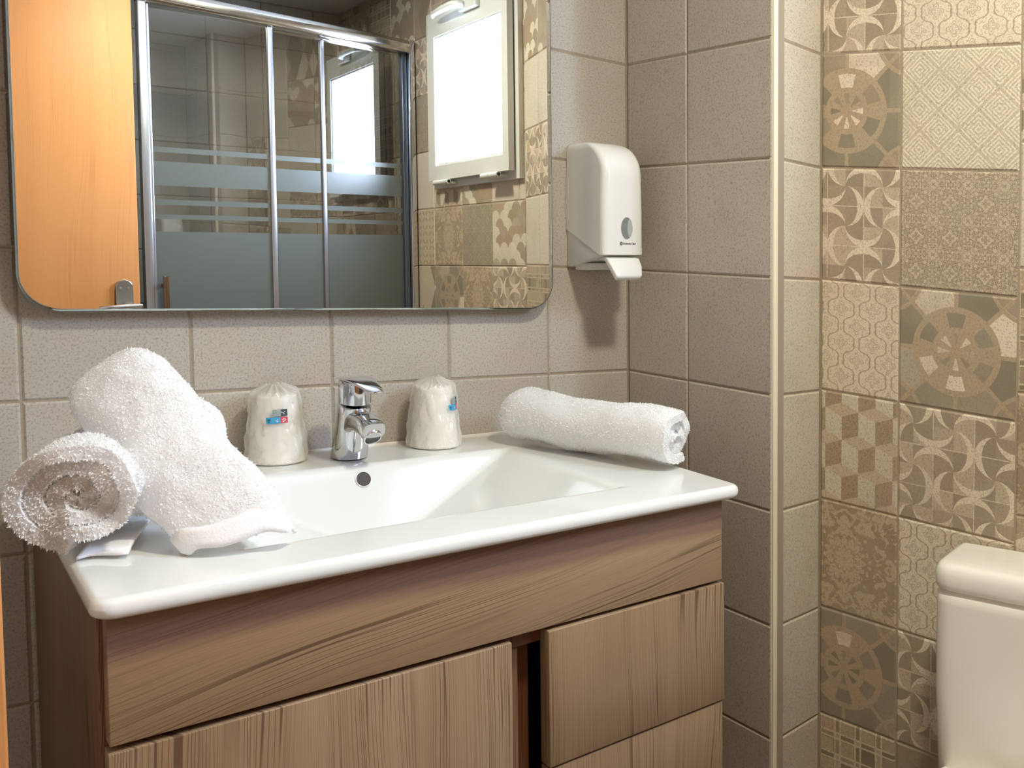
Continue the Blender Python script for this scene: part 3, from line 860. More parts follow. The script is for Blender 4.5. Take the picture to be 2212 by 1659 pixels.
def pile(V, F, dens, ln, wd=0.0009, flow=(0, 0, -0.3), skip=None, holdup=None):
    """short looped pile growing out of every face; returned as extra thin triangles"""
    V = np.asarray(V, float); Q = np.array([f for f in F if len(f) == 4])
    A, B, C, D = (V[Q[:, i]] for i in range(4))
    nrm = np.cross(C-A, D-B); ar = np.linalg.norm(nrm, axis=1)/2; nrm = nrm/np.maximum(np.linalg.norm(nrm, axis=1), 1e-12)[:, None]
    if skip is not None: ar = ar*(1-np.array([skip((a+c)/2) for a, c in zip(A, C)], float))
    N = int(ar.sum()*dens); pick = rng.choice(len(Q), N, p=ar/ar.sum())
    u, v = rng.random(N)[:, None], rng.random(N)[:, None]
    P = (A[pick]*(1-u)+B[pick]*u)*(1-v)+(D[pick]*(1-u)+C[pick]*u)*v
    n = nrm[pick]
    cl = np.array([[mnoise.noise(Vector(p)*70), mnoise.noise(Vector(p)*70+Vector((9, 3, 1))), mnoise.noise(Vector(p)*70+Vector((1, 7, 5)))] for p in P])
    dr = n*0.62+rng.normal(0, 0.50, (N, 3))+np.array(flow)+cl*0.6
    dr /= np.linalg.norm(dr, axis=1)[:, None]
    side = np.cross(dr, n+rng.normal(0, 0.25, (N, 3))); side /= np.maximum(np.linalg.norm(side, axis=1), 1e-9)[:, None]
    L = (ln*(0.6+0.7*rng.random(N)))[:, None]
    base = P-n*0.0006
    bend = n*0.3+rng.normal(0, 0.4, (N, 3))
    m = base+dr*L*0.6; t = base+dr*L+bend*L*0.25
    w = wd*0.5
    if holdup is not None:
        for arr in (base, m, t): arr[:, 2] = np.maximum(arr[:, 2], holdup(arr))
    W = np.stack([base-side*w, base+side*w, m+side*w*1.1, m-side*w*1.1, t], 1).reshape(-1, 3)
    k = len(V); i = np.arange(N)[:, None]*5+k
    q4 = np.concatenate([i, i+1, i+2, i+3], 1); q3 = np.concatenate([i+3, i+2, i+4], 1)
    vn = np.zeros_like(V)
    for i_ in range(4): np.add.at(vn, Q[:, i_], nrm*ar[:, None])
    vn /= np.maximum(np.linalg.norm(vn, axis=1), 1e-12)[:, None]
    tn = n*1.0+dr*0.35+rng.normal(0, 0.16, (N, 3)); tn /= np.linalg.norm(tn, axis=1)[:, None]
    VNs = np.vstack([vn, np.repeat(tn, 5, axis=0)])
    return np.vstack([V, W]).tolist(), list(map(tuple, F))+list(map(tuple, q4.tolist()))+list(map(tuple, q3.tolist())), VNs
def jitter(V, amp, fr, seed):
    out = []
    for p in V:
        p = Vector(p); q = p*fr+Vector((seed, seed*2, 0))
        out.append(p+Vector((mnoise.noise(q), mnoise.noise(q+Vector((5, 0, 0))), mnoise.noise(q+Vector((0, 8, 0)))))*amp)
    return out

def spiral_roll(c0, c1, a, b, turns, th, seed, taper=(1, 1), up=Vector((0, 0, 1)), start=0.0, gap=1.0, ragged=0.012):
    """thick sheet rolled into a spiral around the axis c0->c1; a,b half width/height of the roll"""
    c0, c1 = Vector(c0), Vector(c1); ax = (c1-c0).normalized(); sx = ax.cross(up).normalized(); sy = sx.cross(ax).normalized()
    N = int(64*turns); L = (c1-c0).length; S = 34
    V = []; F = []
    prof = []
    for i in range(N+1):
        t = i/N; ang = start-t*turns*2*math.pi
        r = 1.0-t*(turns*th*gap)
        r = max(r, 0.06)
        prof.append((ang, r))
    ringN = (N+1)*2
    for s in range(S+1):
        f = s/S; sc = taper[0]*(1-f)+taper[1]*f
        # rounded far end
        c = c0.lerp(c1, f)
        for side in (0, 1):
            seq = prof if side == 0 else prof[::-1]
            for k, (ang, r) in enumerate(seq):
                rr = r if side == 0 else max(r-th*0.86, 0.02)
                t = (k if side == 0 else N-k)/N
                wob = 1+0.05*mnoise.noise(Vector((math.cos(ang)*1.2+seed, math.sin(ang)*1.2, f*2.2)))
                rg = ragged*mnoise.noise(Vector((ang*0.8, seed, 3 if f > .5 else 1)))*(1 if (f < 0.02 or f > 0.98) else 0)
                inward = 0.010*t*(1 if f < 0.02 else 0)
                p = c+sx*math.cos(ang)*rr*a*sc*wob+sy*math.sin(ang)*rr*b*sc*wob+ax*(rg+inward)
                V.append(p)
    for s in range(S):
        for j in range(ringN):
            q = s*ringN+j; w = s*ringN+(j+1) % ringN
            F.append((q, w, w+ringN, q+ringN))
    for s, fl in ((0, False), (S, True)):
        for k in range(N):
            i0 = s*ringN+k; i1 = s*ringN+k+1; j0 = s*ringN+ringN-1-k; j1 = s*ringN+ringN-2-k
            F.append((i0, i1, j1, j0) if fl else (i0, j0, j1, i1))
    return V, F

def rimtop(a): return np.where((a[:, 0] > -0.006), zt(a[:, 0], a[:, 1])+0.0008, -9.0)
SPINE = [(0.132, -0.435, -0.052), (0.121, -0.415, -0.028), (0.1055, -0.388, -0.006), (0.095, -0.355, 0.020), (0.084, -0.322, 0.046), (0.070, -0.292, 0.071), (0.060, -0.272, 0.086), (0.052, -0.258, 0.097)]
SP_W = [0.0465, 0.050, 0.0515, 0.0525, 0.0525, 0.0505, 0.044, 0.030]
SP_T = [0.022, 0.028, 0.034, 0.038, 0.040, 0.038, 0.032, 0.018]
def crv(A, t):
    n = len(A)-1; x = t*n; i = min(int(x), n-1); f = x-i
    p0, p1, p2, p3 = A[max(i-1, 0)], A[i], A[i+1], A[min(i+2, n)]
    return 0.5*((2*p1)+(p2-p0)*f+(2*p0-5*p1+4*p2-p3)*f*f+(3*p1-p0-3*p2+p3)*f*f*f)
def dent(V, margin):
    """press the vertices out of the space the leaning towel takes up"""
    P = [Vector(p) for p in SPINE]; fr = []
    for i in range(41):
        t = i/40*1.0; c = crv(P, t); tg = (crv(P, min(t+.02, 1))-crv(P, max(t-.02, 0))).normalized()
        view = (c-CAMP).normalized(); wv = tg.cross(view).normalized(); fr.append((c, tg, wv, wv.cross(tg).normalized(), crv(SP_W, t)+margin, crv(SP_T, t)+margin))
    out = []
    for p in V:
        for _ in range(4):
            c, tg, wv, tv, a, b = min(fr, key=lambda q: abs((p-q[0]).dot(q[1]))+0.15*(p-q[0]).length)
            d = p-c; x, y = d.dot(wv), d.dot(tv)
            k = (abs(x/a)**2.8+abs(y/b)**2.8)**(1/2.8)
            if k < 1 and abs(d.dot(tg)) < 0.05:
                # slide away from the leaning towel along its thickness, towards the wall side it already lies on
                yy = b*(max(0.0, 1-abs(x/a)**2.8))**(1/2.8)
                xx = a*(max(0.0, 1-abs(y/b)**2.8))**(1/2.8)
                if abs(x) > 0.45*a: p = p+wv*((xx if x > 0 else -xx)-x)
                else: p = p+tv*(yy-y)
        out.append(p)
    return out
def towel_left():
    c0 = Vector((0.004, -0.415, -0.008)); ph = math.radians(24)
    d = Vector((math.sin(ph), math.cos(ph), 0.02))
    V, F = spiral_roll(c0, c0+d*0.235, 0.064, 0.058, 3.3, 0.27, 2.0, start=math.radians(-100), gap=1.0)
    V = jitter(V, 0.0035, 22, 1.0)
    V = dent(V, 0.024)
    a_, b_ = Vector((0.155, -0.315, -0.012)), Vector((0.105, -0.255, 0.055))
    for i_, p in enumerate(V):
        t_ = max(0.0, min(1.0, (p-a_).dot(b_-a_)/(b_-a_).length_squared)); q_ = a_+(b_-a_)*t_
        if (p-q_).length < 0.054: V[i_] = q_+(p-q_).normalized()*0.054
    zb = lambda p: max(p.z, zt(p.x, p.y)+0.002)
    V = [Vector((p.x, p.y, zb(p))) for p in V]
    o0 = empty('rolled_towel', (0.03, -0.30, -0.07), 'white terry towel rolled tight on the left rim of the basin, spiral end forward', 'towel', 'white bath towels on the basin')
    V2, F2, N2 = pile(V, F, 400000, 0.0031, 0.0013, flow=(0, -0.15, -0.25), holdup=rimtop)
    mk('terry_roll', V2, F2, TERRY, o0)
    # loose tail: flat woven border lying under the roll
    Vt = []; Ft = []
    nu, nv = 14, 10
    for i in range(nu+1):
        for j in range(nv+1):
            u, v = i/nu, j/nv
            base = c0+d*(0.012+0.15*u)+d.cross(Vector((0, 0, 1)))*(-0.006+0.046*v-0.010*u)+Vector((0.0, -0.008+0.012*v+0.006*math.sin(v*5), 0))
            z = zt(base.x, base.y)+0.0025+0.004*v*(1+math.sin(u*6))*0.5+0.010*max(0, v-0.5)*u
            Vt.append((base.x, base.y, z))
    for i in range(nu):
        for j in range(nv):
            a = i*(nv+1)+j; Ft.append((a, a+1, a+nv+2, a+nv+1))
    ob = mk('woven_border', Vt, Ft, HEM, o0, smooth=True)
    md = ob.modifiers.new('thickness', 'SOLIDIFY'); md.thickness = 0.003; md.offset = 1
    return o0
towel_left()

def ray(px, py):
    v = _f+_r2*((px-CAM_CX)/CAM_F)+_u2*((CAM_CY-py)/CAM_F); return v
def onY(px, py, y):
    v = ray(px, py); return CAMP+v*((y-CAMP.y)/v.y)

def towel_leaning():
    # spine of the folded towel, from its open end on the rim up over the rolled one
    spine, hw, ht = SPINE, SP_W, SP_T
    # resample
    P = [Vector(p) for p in spine]; K = 46; NR = 80; rings = []
    def cr(A, t):
        n = len(A)-1; x = t*n; i = min(int(x), n-1); f = x-i
        p0, p1, p2, p3 = A[max(i-1, 0)], A[i], A[i+1], A[min(i+2, n)]
        return 0.5*((2*p1)+(p2-p0)*f+(2*p0-5*p1+4*p2-p3)*f*f+(3*p1-p0-3*p2+p3)*f*f*f)
    for i in range(K+1):
        t = i/K; c = cr(P, t); tg = (cr(P, min(t+.02, 1))-cr(P, max(t-.02, 0))).normalized()
        view = (c-CAMP).normalized(); wv = tg.cross(view).normalized(); tv = wv.cross(tg).normalized()
        a, b = cr(hw, t), cr(ht, t)
        if i == K: a *= 0.55; b *= 0.5
        ring = []
        for q in range(NR):
            an = 2*math.pi*q/NR; cs, sn = math.cos(an), math.sin(an)
            e = 0.72
            x = math.copysign(abs(cs)**e, cs)*a; y = math.copysign(abs(sn)**e, sn)*b
            # crease where the two folded halves meet, on the right edge
            if cs > 0.8: x -= 0.010*math.exp(-(an if an < math.pi else an-2*math.pi)**2*40)
            ring.append(c+wv*x+tv*y+tg*(x*0.42-0.017)*max(0, 1-t*3.2))
        rings.append(ring)
    V, F = loft(rings, True, True)
    V = jitter(V, 0.005, 17, 4.0); V = jitter(V, 0.0022, 55, 9.0)
    V = [Vector((p.x, p.y, max(p.z, zt(p.x, p.y)+0.0015))) for p in V]
    root = empty('folded_towel', (0.13, -0.43, -0.078), 'white terry towel leaning across the rolled one, top end raised', 'towel', 'white bath towels on the basin')
    Fq = [f for f in F if len(f) == 4]
    V2, F2, N2 = pile(V, Fq, 400000, 0.0026, 0.0013, flow=(0.1, -0.05, -0.35), holdup=rimtop)
    k = len(V2)
    F2 += [f for f in F if len(f) != 4]
    mk('terry_body', V2, F2, TERRY, root)
    # second layer peeping out behind the right edge
    c0 = Vector((0.155, -0.315, -0.012)); c1 = Vector((0.105, -0.255, 0.055))
    rr = []
    for i in range(25):
        t = i/24; c = c0.lerp(c1, t); s = math.sin(math.pi*min(max(t, 0.02), 0.98))**0.5
        ax = (c1-c0).normalized(); w = ax.cross((c-CAMP).normalized()).normalized(); tv = w.cross(ax)
        rr.append([c+w*math.cos(a)*0.040*s+tv*math.sin(a)*0.022*s for a in [2*math.pi*q/40 for q in range(40)]])
    Vb, Fb = loft(rr); Vb = jitter(Vb, 0.004, 25, 3.0)
    Vb2, Fb2, Nb2 = pile(Vb, [f for f in Fb if len(f) == 4], 400000, 0.0026, 0.0013)
    mk('inner_fold', Vb2, Fb2, TERRY, root)
    # smooth woven border around the open end
    Vh = []; Fh = []; nu = 40
    c = P[0]; tg = (P[1]-P[0]).normalized(); view = (c-CAMP).normalized(); wv = tg.cross(view).normalized(); tv = wv.cross(tg).normalized()
    for i in range(nu+1):
        an = math.pi*(1.04)-(math.pi*1.08)*i/nu; cs, sn = math.cos(an), -math.sin(an)
        for j, off in enumerate((0.012, 0.004, -0.006, -0.0145)):
            a = 0.0490-0.0006*j; b = 0.0235-0.001*j
            x = math.copysign(abs(cs)**.72, cs)*a; y = math.copysign(abs(sn)**.72, sn)*b
            p = c+wv*x+tv*y+tg*(off+0.0025*math.sin(i*0.5)+x*0.42-0.017)
            Vh.append(Vector((p.x, p.y, max(p.z, zt(p.x, p.y)+0.0032))))
    for i in range(nu):
        for j in range(3):
            a = i*4+j; Fh.append((a, a+4, a+5, a+1))
    ob = mk('woven_border', Vh, Fh, HEM, root, smooth=True)
    md = ob.modifiers.new('thickness', 'SOLIDIFY'); md.thickness = 0.0035; md.offset = 0
    return root
towel_leaning()

def towel_right():
    c0 = Vector((0.787, -0.392, -0.050)); c1 = Vector((0.681, -0.064, -0.040))
    V, F = spiral_roll(c0, c1, 0.058, 0.048, 2.6, 0.34, 6.0, taper=(0.93, 1.02), start=math.radians(-70), gap=0.95, ragged=0.016)
    ax = (c1-c0); L = ax.length; ax.normalize()
    out = []
    for p in V:           # round off the far end
        s = (p-c0).dot(ax)/L; c = c0+ax*(s*L)
        k = 1.0
        if s > 0.88: k = math.sqrt(max(0.05, 1-((s-0.88)/0.13)**2))
        if s < 0.06: k = 0.94+0.06*s/0.06
        q = c+(p-c)*k+Vector((0, 0, 0.004*math.sin(s*9)))
        out.append(q)
    V = jitter(out, 0.004, 20, 7.0)
    V = [Vector((p.x, min(p.y, -0.004), max(p.z, zt(p.x, p.y)+0.0015))) for p in V]
    root = empty('rolled_towel', (0.76, -0.22, -0.095), 'white terry towel rolled up on the right rim of the basin by the side wall', 'towel', 'white bath towels on the basin')
    V2, F2, N2 = pile(V, F, 400000, 0.0022, 0.0013, flow=(0, 0, -0.2), holdup=rimtop)
    mk('terry_roll', V2, F2, TERRY, root)
towel_right()

# ------------------------------------------------------------------ mirror
def mirror():
    root = empty('wall_mirror', (0.395, -0.005, 0.14), 'large frameless wall mirror with rounded corners above the basin', 'mirror')
    xl, xr, r, zt_ = -0.0025, 0.794, 0.050, 0.74
    zl, zr = 0.1550, 0.1315
    def outline(ins):
        pts = []
        def zb(x): return zl+(zr-zl)*(x-xl)/(xr-xl)
        rr = r-ins
        for cx, cz, a0 in ((xl+r, zb(xl)+r, math.pi), (xr-r, zb(xr)+r, 1.5*math.pi), (xr-r, zt_-r, 0), (xl+r, zt_-r, 0.5*math.pi)):
            for q in range(13):
                a = a0+q*math.pi/24; pts.append((cx+rr*math.cos(a), cz+rr*math.sin(a)))
        return pts
    def ring(ins, y): return [(x, y, z) for x, z in outline(ins)]
    yF = -0.0290
    m, nt, b = newmat('mirror_silver'); b.inputs['Metallic'].default_value = 1; b.inputs['Roughness'].default_value = 0.0; b.inputs['Base Color'].default_value = (0.86, 0.87, 0.86, 1)
    V = ring(0.003, yF); o = mk('mirror_glass', V, [tuple(range(len(V)))], m, root)
    V, F = loft([ring(0.003, yF), ring(0.0009, yF+0.0010), ring(0, yF+0.0022), ring(0, yF+0.0048), ring(0.001, yF+0.0055)], False, True)
    e = mk('polished_edge', V, F, simple('polished_edge', (196,206,206), 0.06, 1.0), root, smooth=True, auto=0.5); fixn(e)
    box('back_frame', xl+0.06, xr-0.06, yF+0.0058, -0.0012, 0.24, 0.68, simple('dark_backing', (70,64,58), 0.8), root)
mirror()

# ------------------------------------------------------------------ soap dispenser
def dispenser():
    root = empty('soap_dispenser', (0.886, 0.0, 0.205), 'white wall-mounted soap dispenser with push lever, right of the mirror', 'soap dispenser')
    x0, x1 = 0.8400, 0.9325
    xm = (x0+x1)/2; hw = (x1-x0)/2
    # cover: horizontal sections (rounded box), depth and top rounding vary with height
    def sect(z, depth, hwid, rc, yb=-0.0015, n=9):
        pts = [(xm-hwid, yb), ]
        ring = []
        ring.append((xm-hwid, yb, z)); 
        for q in range(n):
            a = math.pi+q*(math.pi/2)/(n-1)
            ring.append((xm-hwid+rc+rc*math.cos(a), -depth+rc+rc*math.sin(a), z))
        for q in range(n):
            a = 1.5*math.pi+q*(math.pi/2)/(n-1)
            ring.append((xm+hwid-rc+rc*math.cos(a), -depth+rc+rc*math.sin(a), z))
        ring.append((xm+hwid, yb, z))
        return ring
    zT = 0.4360; z0 = 0.2290
    R = []
    K = 26
    for i in range(K+1):
        z = z0+(zT-z0)*(1-(1-i/K)**1.6)
        dz = zT-z
        # front-top rounding: depth as a function of height
        rr = 0.062
        dep = 0.1215 if dz > rr else (0.1215-0.078)+0.078*math.sqrt(max(0, 1-((rr-dz)/rr)**2))
        if dz < 0.010: dep = min(dep, 0.044+0.078*math.sqrt(max(0, 1-((rr-dz)/rr)**2)))
        sh = 0.0 if dz > 0.018 else 0.010*(1-math.sqrt(max(0, 1-((0.018-dz)/0.018)**2)))
        hwz = hw-sh-0.003*(1-min(1, (dz)/0.12))
        R.append(sect(z, max(dep, 0.03), hwz, 0.014))
    V, F = loft(R)
    # the lower edge of the cover sweeps up towards the wall
    V2 = []
    for x, y, z in V:
        f = max(0.0, min(1.0, (0.075+y)/0.075))
        lo = 0.2290+0.050*f**1.5
        z = lo+(z-z0)*(zT-lo)/(zT-z0)
        V2.append((x, y, z))
    o = mk('cover', V2, F, PLAST, root, smooth=True, auto=0.9)
    # back body, seen below the cover
    pr = [(-0.0012, 0.300), (-0.0012, 0.2135), (-0.004, 0.2085), (-0.012, 0.2075), (-0.040, 0.2130), (-0.075, 0.2215), (-0.105, 0.2260), (-0.116, 0.2300), (-0.116, 0.240), (-0.06, 0.300)]
    V, F = loft([[(xx, y, z) for y, z in pr] for xx in (x0+0.0015, x1-0.0015)]); b = mk('back_body', V, F, PLAST2, root); fixn(b); bevel_obj(b, 0.0012, 2)
    # nozzle plate
    box('nozzle_plate', x0+0.012, x1-0.012, -0.062, -0.012, 0.2010, 0.2140, PLAST2, root, 0.002)
    # push lever: flared paddle under the front
    L = []
    for dy, z, w in ((-0.084, 0.2265, 0.026), (-0.108, 0.2255, 0.033), (-0.122, 0.2225, 0.036), (-0.133, 0.2080, 0.034), (-0.140, 0.1920, 0.029), (-0.1400, 0.1880, 0.026)):
        L.append((dy, z, w))
    th = 0.011; Vv = []; Ff = []
    for dy, z, w in L:
        for sx, sz in ((-1, 0), (1, 0), (1, 1), (-1, 1)):
            Vv.append((xm-0.003+sx*w, dy+(th*0.75 if sz else 0), z-(th*0.55 if sz else 0)+0.0))
    for i in range(len(L)-1):
        for j in range(4):
            a = i*4+j; b2_ = i*4+(j+1) % 4; Ff.append((a, b2_, b2_+4, a+4))
    Ff.append((3, 2, 1, 0)); k = (len(L)-1)*4; Ff.append((k, k+1, k+2, k+3))
    lv = mk('push_lever', Vv, Ff, PLAST, root); fixn(lv); bevel_obj(lv, 0.0025, 3, 0.5)
    # oval level window
    def oval(sx, sz, y, n=40, cx=None, cz=0.2770):
        cx = xm+0.0050 if cx is None else cx
        return [(cx+sx*math.cos(2*math.pi*q/n), y, cz+sz*math.sin(2*math.pi*q/n)) for q in range(n)]
    yF = -0.1215
    V, F = loft([oval(.0130, .0200, yF-0.0003), oval(.0126, .0196, yF-0.0006), oval(.0119, .0189, yF-0.0004)], False, False)
    mk('window_rim', V, F, simple('rim_grey', (150,150,150), 0.3), root, smooth=True)
    V = oval(.0122, .0192, yF-0.0005); ow = mk('level_window', V, [tuple(range(40))], simple('smoke_window', (128,132,130), 0.08, 0.0, 0.9), root)
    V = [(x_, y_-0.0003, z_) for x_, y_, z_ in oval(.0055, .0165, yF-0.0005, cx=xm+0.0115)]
    mk('painted_reflection', V, [tuple(range(40))], simple('reflection_grey', (176,176,174), 0.1), ow)  # paler oval: a reflection painted onto the level window
    # maker's mark and name, as printed on the cover
    def text(s, size, x, z, y, mat, name):
        cu = bpy.data.curves.new(name, 'FONT'); cu.body = s; cu.size = size; cu.extrude = 0.0001; cu.space_character = 0.92; cu.offset = size*0.012
        to = bpy.data.objects.new(name, cu); COL.objects.link(to)
        dg = bpy.context.evaluated_depsgraph_get(); dg.update()
        me = bpy.data.meshes.new_from_object(to.evaluated_get(dg)); bpy.data.objects.remove(to)
        Vt = [(x+v.co.x, y-v.co.z, z+v.co.y) for v in me.vertices]; Ft = [tuple(p.vertices) for p in me.polygons]
        return mk(name, Vt, Ft, mat, root)
    ink = simple('print_black', (58,58,60), 0.5)
    text('Kimberly-Clark', 0.0050, xm-0.0035, 0.2475, yF-0.0004, ink, 'printed_name')
    parts = []
    for rr, w in ((0.0030, 0.0004), (0.0015, 0.0005)):
        a = [(xm-0.0078+(rr+w)*math.cos(2*math.pi*q/28), yF-0.0004, 0.2492+(rr+w)*math.sin(2*math.pi*q/28)) for q in range(28)]
        b_ = [(xm-0.0078+(rr-w)*math.cos(2*math.pi*q/28), yF-0.0004, 0.2492+(rr-w)*math.sin(2*math.pi*q/28)) for q in range(28)]
        parts.append(loft([a, b_], False, False))
    V, F = merge(parts); mk('printed_emblem', V, F, ink, root)
dispenser()

# ------------------------------------------------------------------ toilet (cistern with lid, pan)
def toilet():
    def DL(t, off, z):      # coordinates along / out of the slanted wall
        return (Gp[0]+dD[0]*t+nD[0]*off, Gp[1]+dD[1]*t+nD[1]*off, z)
    tc = 0.420
    root = empty('toilet', DL(tc, 0.30, ZFLOOR), 'white ceramic toilet with close-coupled cistern against the patterned tiles', 'toilet')
    def sect(t0, t1, o0, o1, z, rc, n=8, grow=0.0):
        t0 -= grow; t1 += grow; o1 += grow
        ring = [DL(t0, o0, z), DL(t1, o0, z)]
        for q in range(n):
            a = q*(math.pi/2)/(n-1); ring.append(DL(t1-rc+rc*math.cos(a), o1-rc+rc*math.sin(a), z))
        for q in range(n):
            a = math.pi/2+q*(math.pi/2)/(n-1); ring.append(DL(t0+rc+rc*math.cos(a), o1-rc+rc*math.sin(a), z))
        return ring
    t0, t1 = 0.262, 0.610; o0, o1 = 0.012, 0.142
    zl = -0.2500
    R = []
    for dz, g_ in ((-0.0405, -0.002), (-0.0385, 0.0005), (-0.030, 0.002), (-0.016, 0.0015), (-0.008, -0.001), (-0.0035, -0.0045), (-0.001, -0.009), (0.0, -0.014)):
        R.append(sect(t0, t1, o0, o1, zl+dz, 0.034, grow=g_))
    V, F = loft(R); o = mk('cistern_lid', V, F, CERAM_T, root, smooth=True, auto=1.0); fixn(o)
    R = []
    for z, g_, rc in ((-0.640, -0.030, .04), (-0.625, -0.012, .04), (-0.60, -0.004, .036), (-0.45, 0.0, .034), (zl-0.062, 0.0, .034), (zl-0.050, -0.0005, .034), (zl-0.046, -0.004, .034), (zl-0.0425, -0.008, .034)):
        R.append(sect(t0, t1, o0, o1, z, rc, grow=g_))
    V, F = loft(R); o = mk('cistern', V, F, CERAM_T, root, smooth=True, auto=1.0); fixn(o)
    # pan and seat
    def pan(z, l0, l1, w, n=36):
        out = []
        for q in range(n):
            a = 2*math.pi*q/n; s, c = math.sin(a), math.cos(a)
            out.append(DL(tc+w*s, (l0+l1)/2+(l1-l0)/2*c, z))
        return out
    V, F = loft([pan(ZFLOOR, .10, .42, .11), pan(ZFLOOR+.06, .11, .40, .10), pan(ZFLOOR+.2, .08, .46, .13), pan(ZFLOOR+.33, .03, .56, .17), pan(ZFLOOR+.36, .02, .58, .175), pan(ZFLOOR+.38, .03, .575, .17)])
    o = mk('pan', V, F, CERAM_T, root, smooth=True, auto=1.0); fixn(o)
    V, F = loft([pan(ZFLOOR+.382, .16, .59, .18), pan(ZFLOOR+.40, .16, .592, .182), pan(ZFLOOR+.408, .17, .58, .17)])
    o = mk('seat_lid', V, F, PLAST, root, smooth=True, auto=0.9); fixn(o)
    V, F = tube([DL(tc, 0.075, zl-0.001), DL(tc, 0.075, zl+0.004)], 0.018, 24); mk('flush_button', V, F, CHROME, root, smooth=True, auto=0.6)
toilet()

# ------------------------------------------------------------------ window (white frame, bottom-hung sash)
def window():
    o = bpy.data.objects.new('window_1', None); o.location = (X2, -1.3, WIN_Z0); link(o); tag(o, kind='structure')
    WH = simple('window_white', (206,206,198), 0.3)
    def frame(name, y0, y1, z0, z1, w, xa, xb, mat, bev=0.0015, wt=None):
        """rectangular frame: y0<y1; w = (left,right,bottom,top) widths"""
        a, b, c, d_ = w
        parts = [box_vf(xa, xb, y0, y0+a, z0, z1), box_vf(xa, xb, y1-b, y1, z0, z1), box_vf(xa, xb, y0+a, y1-b, z0, z0+c), box_vf(xa, xb, y0+a, y1-b, z1-d_, z1)]
        V, F = merge(parts); return mk(name, V, F, mat, o)
    f = frame('window_frame', WIN_Y0-0.004, WIN_Y1, WIN_Z0-0.002, WIN_Z1+0.01, (.035, .045, .045, .045), 1.3126, 1.3786, WH)
    s = frame('sash', WIN_Y0, WIN_Y1-0.022, WIN_Z0+0.022, WIN_Z1, (.052, .036, .048, .082), 1.2886, 1.3086, WH)
    s2 = frame('glazing_bead', WIN_Y0+0.046, WIN_Y1-0.052, WIN_Z0+0.066, WIN_Z1-0.076, (.012, .010, .012, .012), 1.2946, 1.3146, WH)
    gk = frame('gasket', WIN_Y0+0.002, WIN_Y1-0.024, WIN_Z0+0.024, WIN_Z1-0.002, (.01, .01, .01, .01), 1.3081, 1.3131, BLACK)
    m, nt, b = newmat('frosted_pane'); out = nt.nodes['Material Output']
    tr = nt.nodes.new('ShaderNodeBsdfTransparent'); tr.inputs[0].default_value = (0.95, 0.97, 1, 1)
    tl = nt.nodes.new('ShaderNodeBsdfTranslucent'); mx = nt.nodes.new('ShaderNodeMixShader'); mx.inputs[0].default_value = 0.12
    nt.links.new(tr.outputs[0], mx.inputs[1]); nt.links.new(tl.outputs[0], mx.inputs[2]); nt.links.new(mx.outputs[0], out.inputs['Surface'])
    box('pane', 1.2986, 1.3026, WIN_Y0+0.05, WIN_Y1-0.056, WIN_Z0+0.07, WIN_Z1-0.080, m, o)
    # handle at the top of the sash, hinges at the bottom
    yc = -1.270; zc = WIN_Z1-0.026
    h = box('handle', 1.2706, 1.2886, yc-0.055, yc+0.055, zc-0.018, zc+0.018, WH, o, 0.004, seg=3)
    V, F = tube([(1.2746, yc-0.02, zc), (1.2546, yc-0.030, zc), (1.2466, yc-0.055, zc+0.001), (1.2466, yc-0.120, zc+0.001), (1.2506, yc-0.190, zc), (1.2600, yc-0.215, zc-0.004)], [.011, .012, .012, .0105, .009, .006], 14)
    mk('grip', V, F, WH, h, smooth=True)
    for yy in (-1.480, -1.150):
        V, F = tube([(1.2806, yy-0.052, WIN_Z0+0.013), (1.2806, yy-0.001, WIN_Z0+0.013)], 0.0085, 16); hg = mk('hinge', V, F, WH, o, smooth=True, auto=0.7)
        V, F = tube([(1.2806, yy+0.001, WIN_Z0+0.013), (1.2806, yy+0.052, WIN_Z0+0.013)], 0.0085, 16); mk('hinge_knuckle', V, F, WH, hg, smooth=True, auto=0.7)
        V, F = tube([(1.2806, yy+0.0515, WIN_Z0+0.013), (1.2806, yy+0.0530, WIN_Z0+0.013)], 0.005, 12); mk('hinge_pin', V, F, BLACK, hg, smooth=True, auto=0.7)
        box('hinge_plate', 1.2806, 1.3126, yy-0.050, yy+0.050, WIN_Z0+0.006, WIN_Z0+0.013, WH, hg)
window()

# ------------------------------------------------------------------ shower enclosure
def glass_mat(name, frosted):
    m, nt, b = newmat(name); out = nt.nodes['Material Output']; g = G(nt)
    tr = nt.nodes.new('ShaderNodeBsdfTransparent'); tr.inputs[0].default_value = (0.66, 0.68, 0.67, 1)
    gl = nt.nodes.new('ShaderNodeBsdfGlossy'); gl.inputs['Roughness'].default_value = 0.0
    fr = nt.nodes.new('ShaderNodeFresnel'); fr.inputs[0].default_value = 1.52
    mx = nt.nodes.new('ShaderNodeMixShader'); f = X(g, fr.outputs[0])
    if frosted:
        df = nt.nodes.new('ShaderNodeBsdfDiffuse'); df.inputs[0].default_value = (*s2l((120,126,122)), 1)
        tl = nt.nodes.new('ShaderNodeBsdfTranslucent'); tl.inputs[0].default_value = (*s2l((128,134,130)), 1)
        a = nt.nodes.new('ShaderNodeMixShader'); a.inputs[0].default_value = 0.5
        nt.links.new(df.outputs[0], a.inputs[1]); nt.links.new(tl.outputs[0], a.inputs[2])
        gl.inputs['Roughness'].default_value = 0.28
        nt.links.new((f*1.4+0.03).k, mx.inputs[0]); nt.links.new(a.outputs[0], mx.inputs[1]); nt.links.new(gl.outputs[0], mx.inputs[2])
    else:
        nt.links.new((f*1.5+0.26).cl().k, mx.inputs[0]); nt.links.new(tr.outputs[0], mx.inputs[1]); nt.links.new(gl.outputs[0], mx.inputs[2])
    nt.links.new(mx.outputs[0], out.inputs['Surface'])
    return m
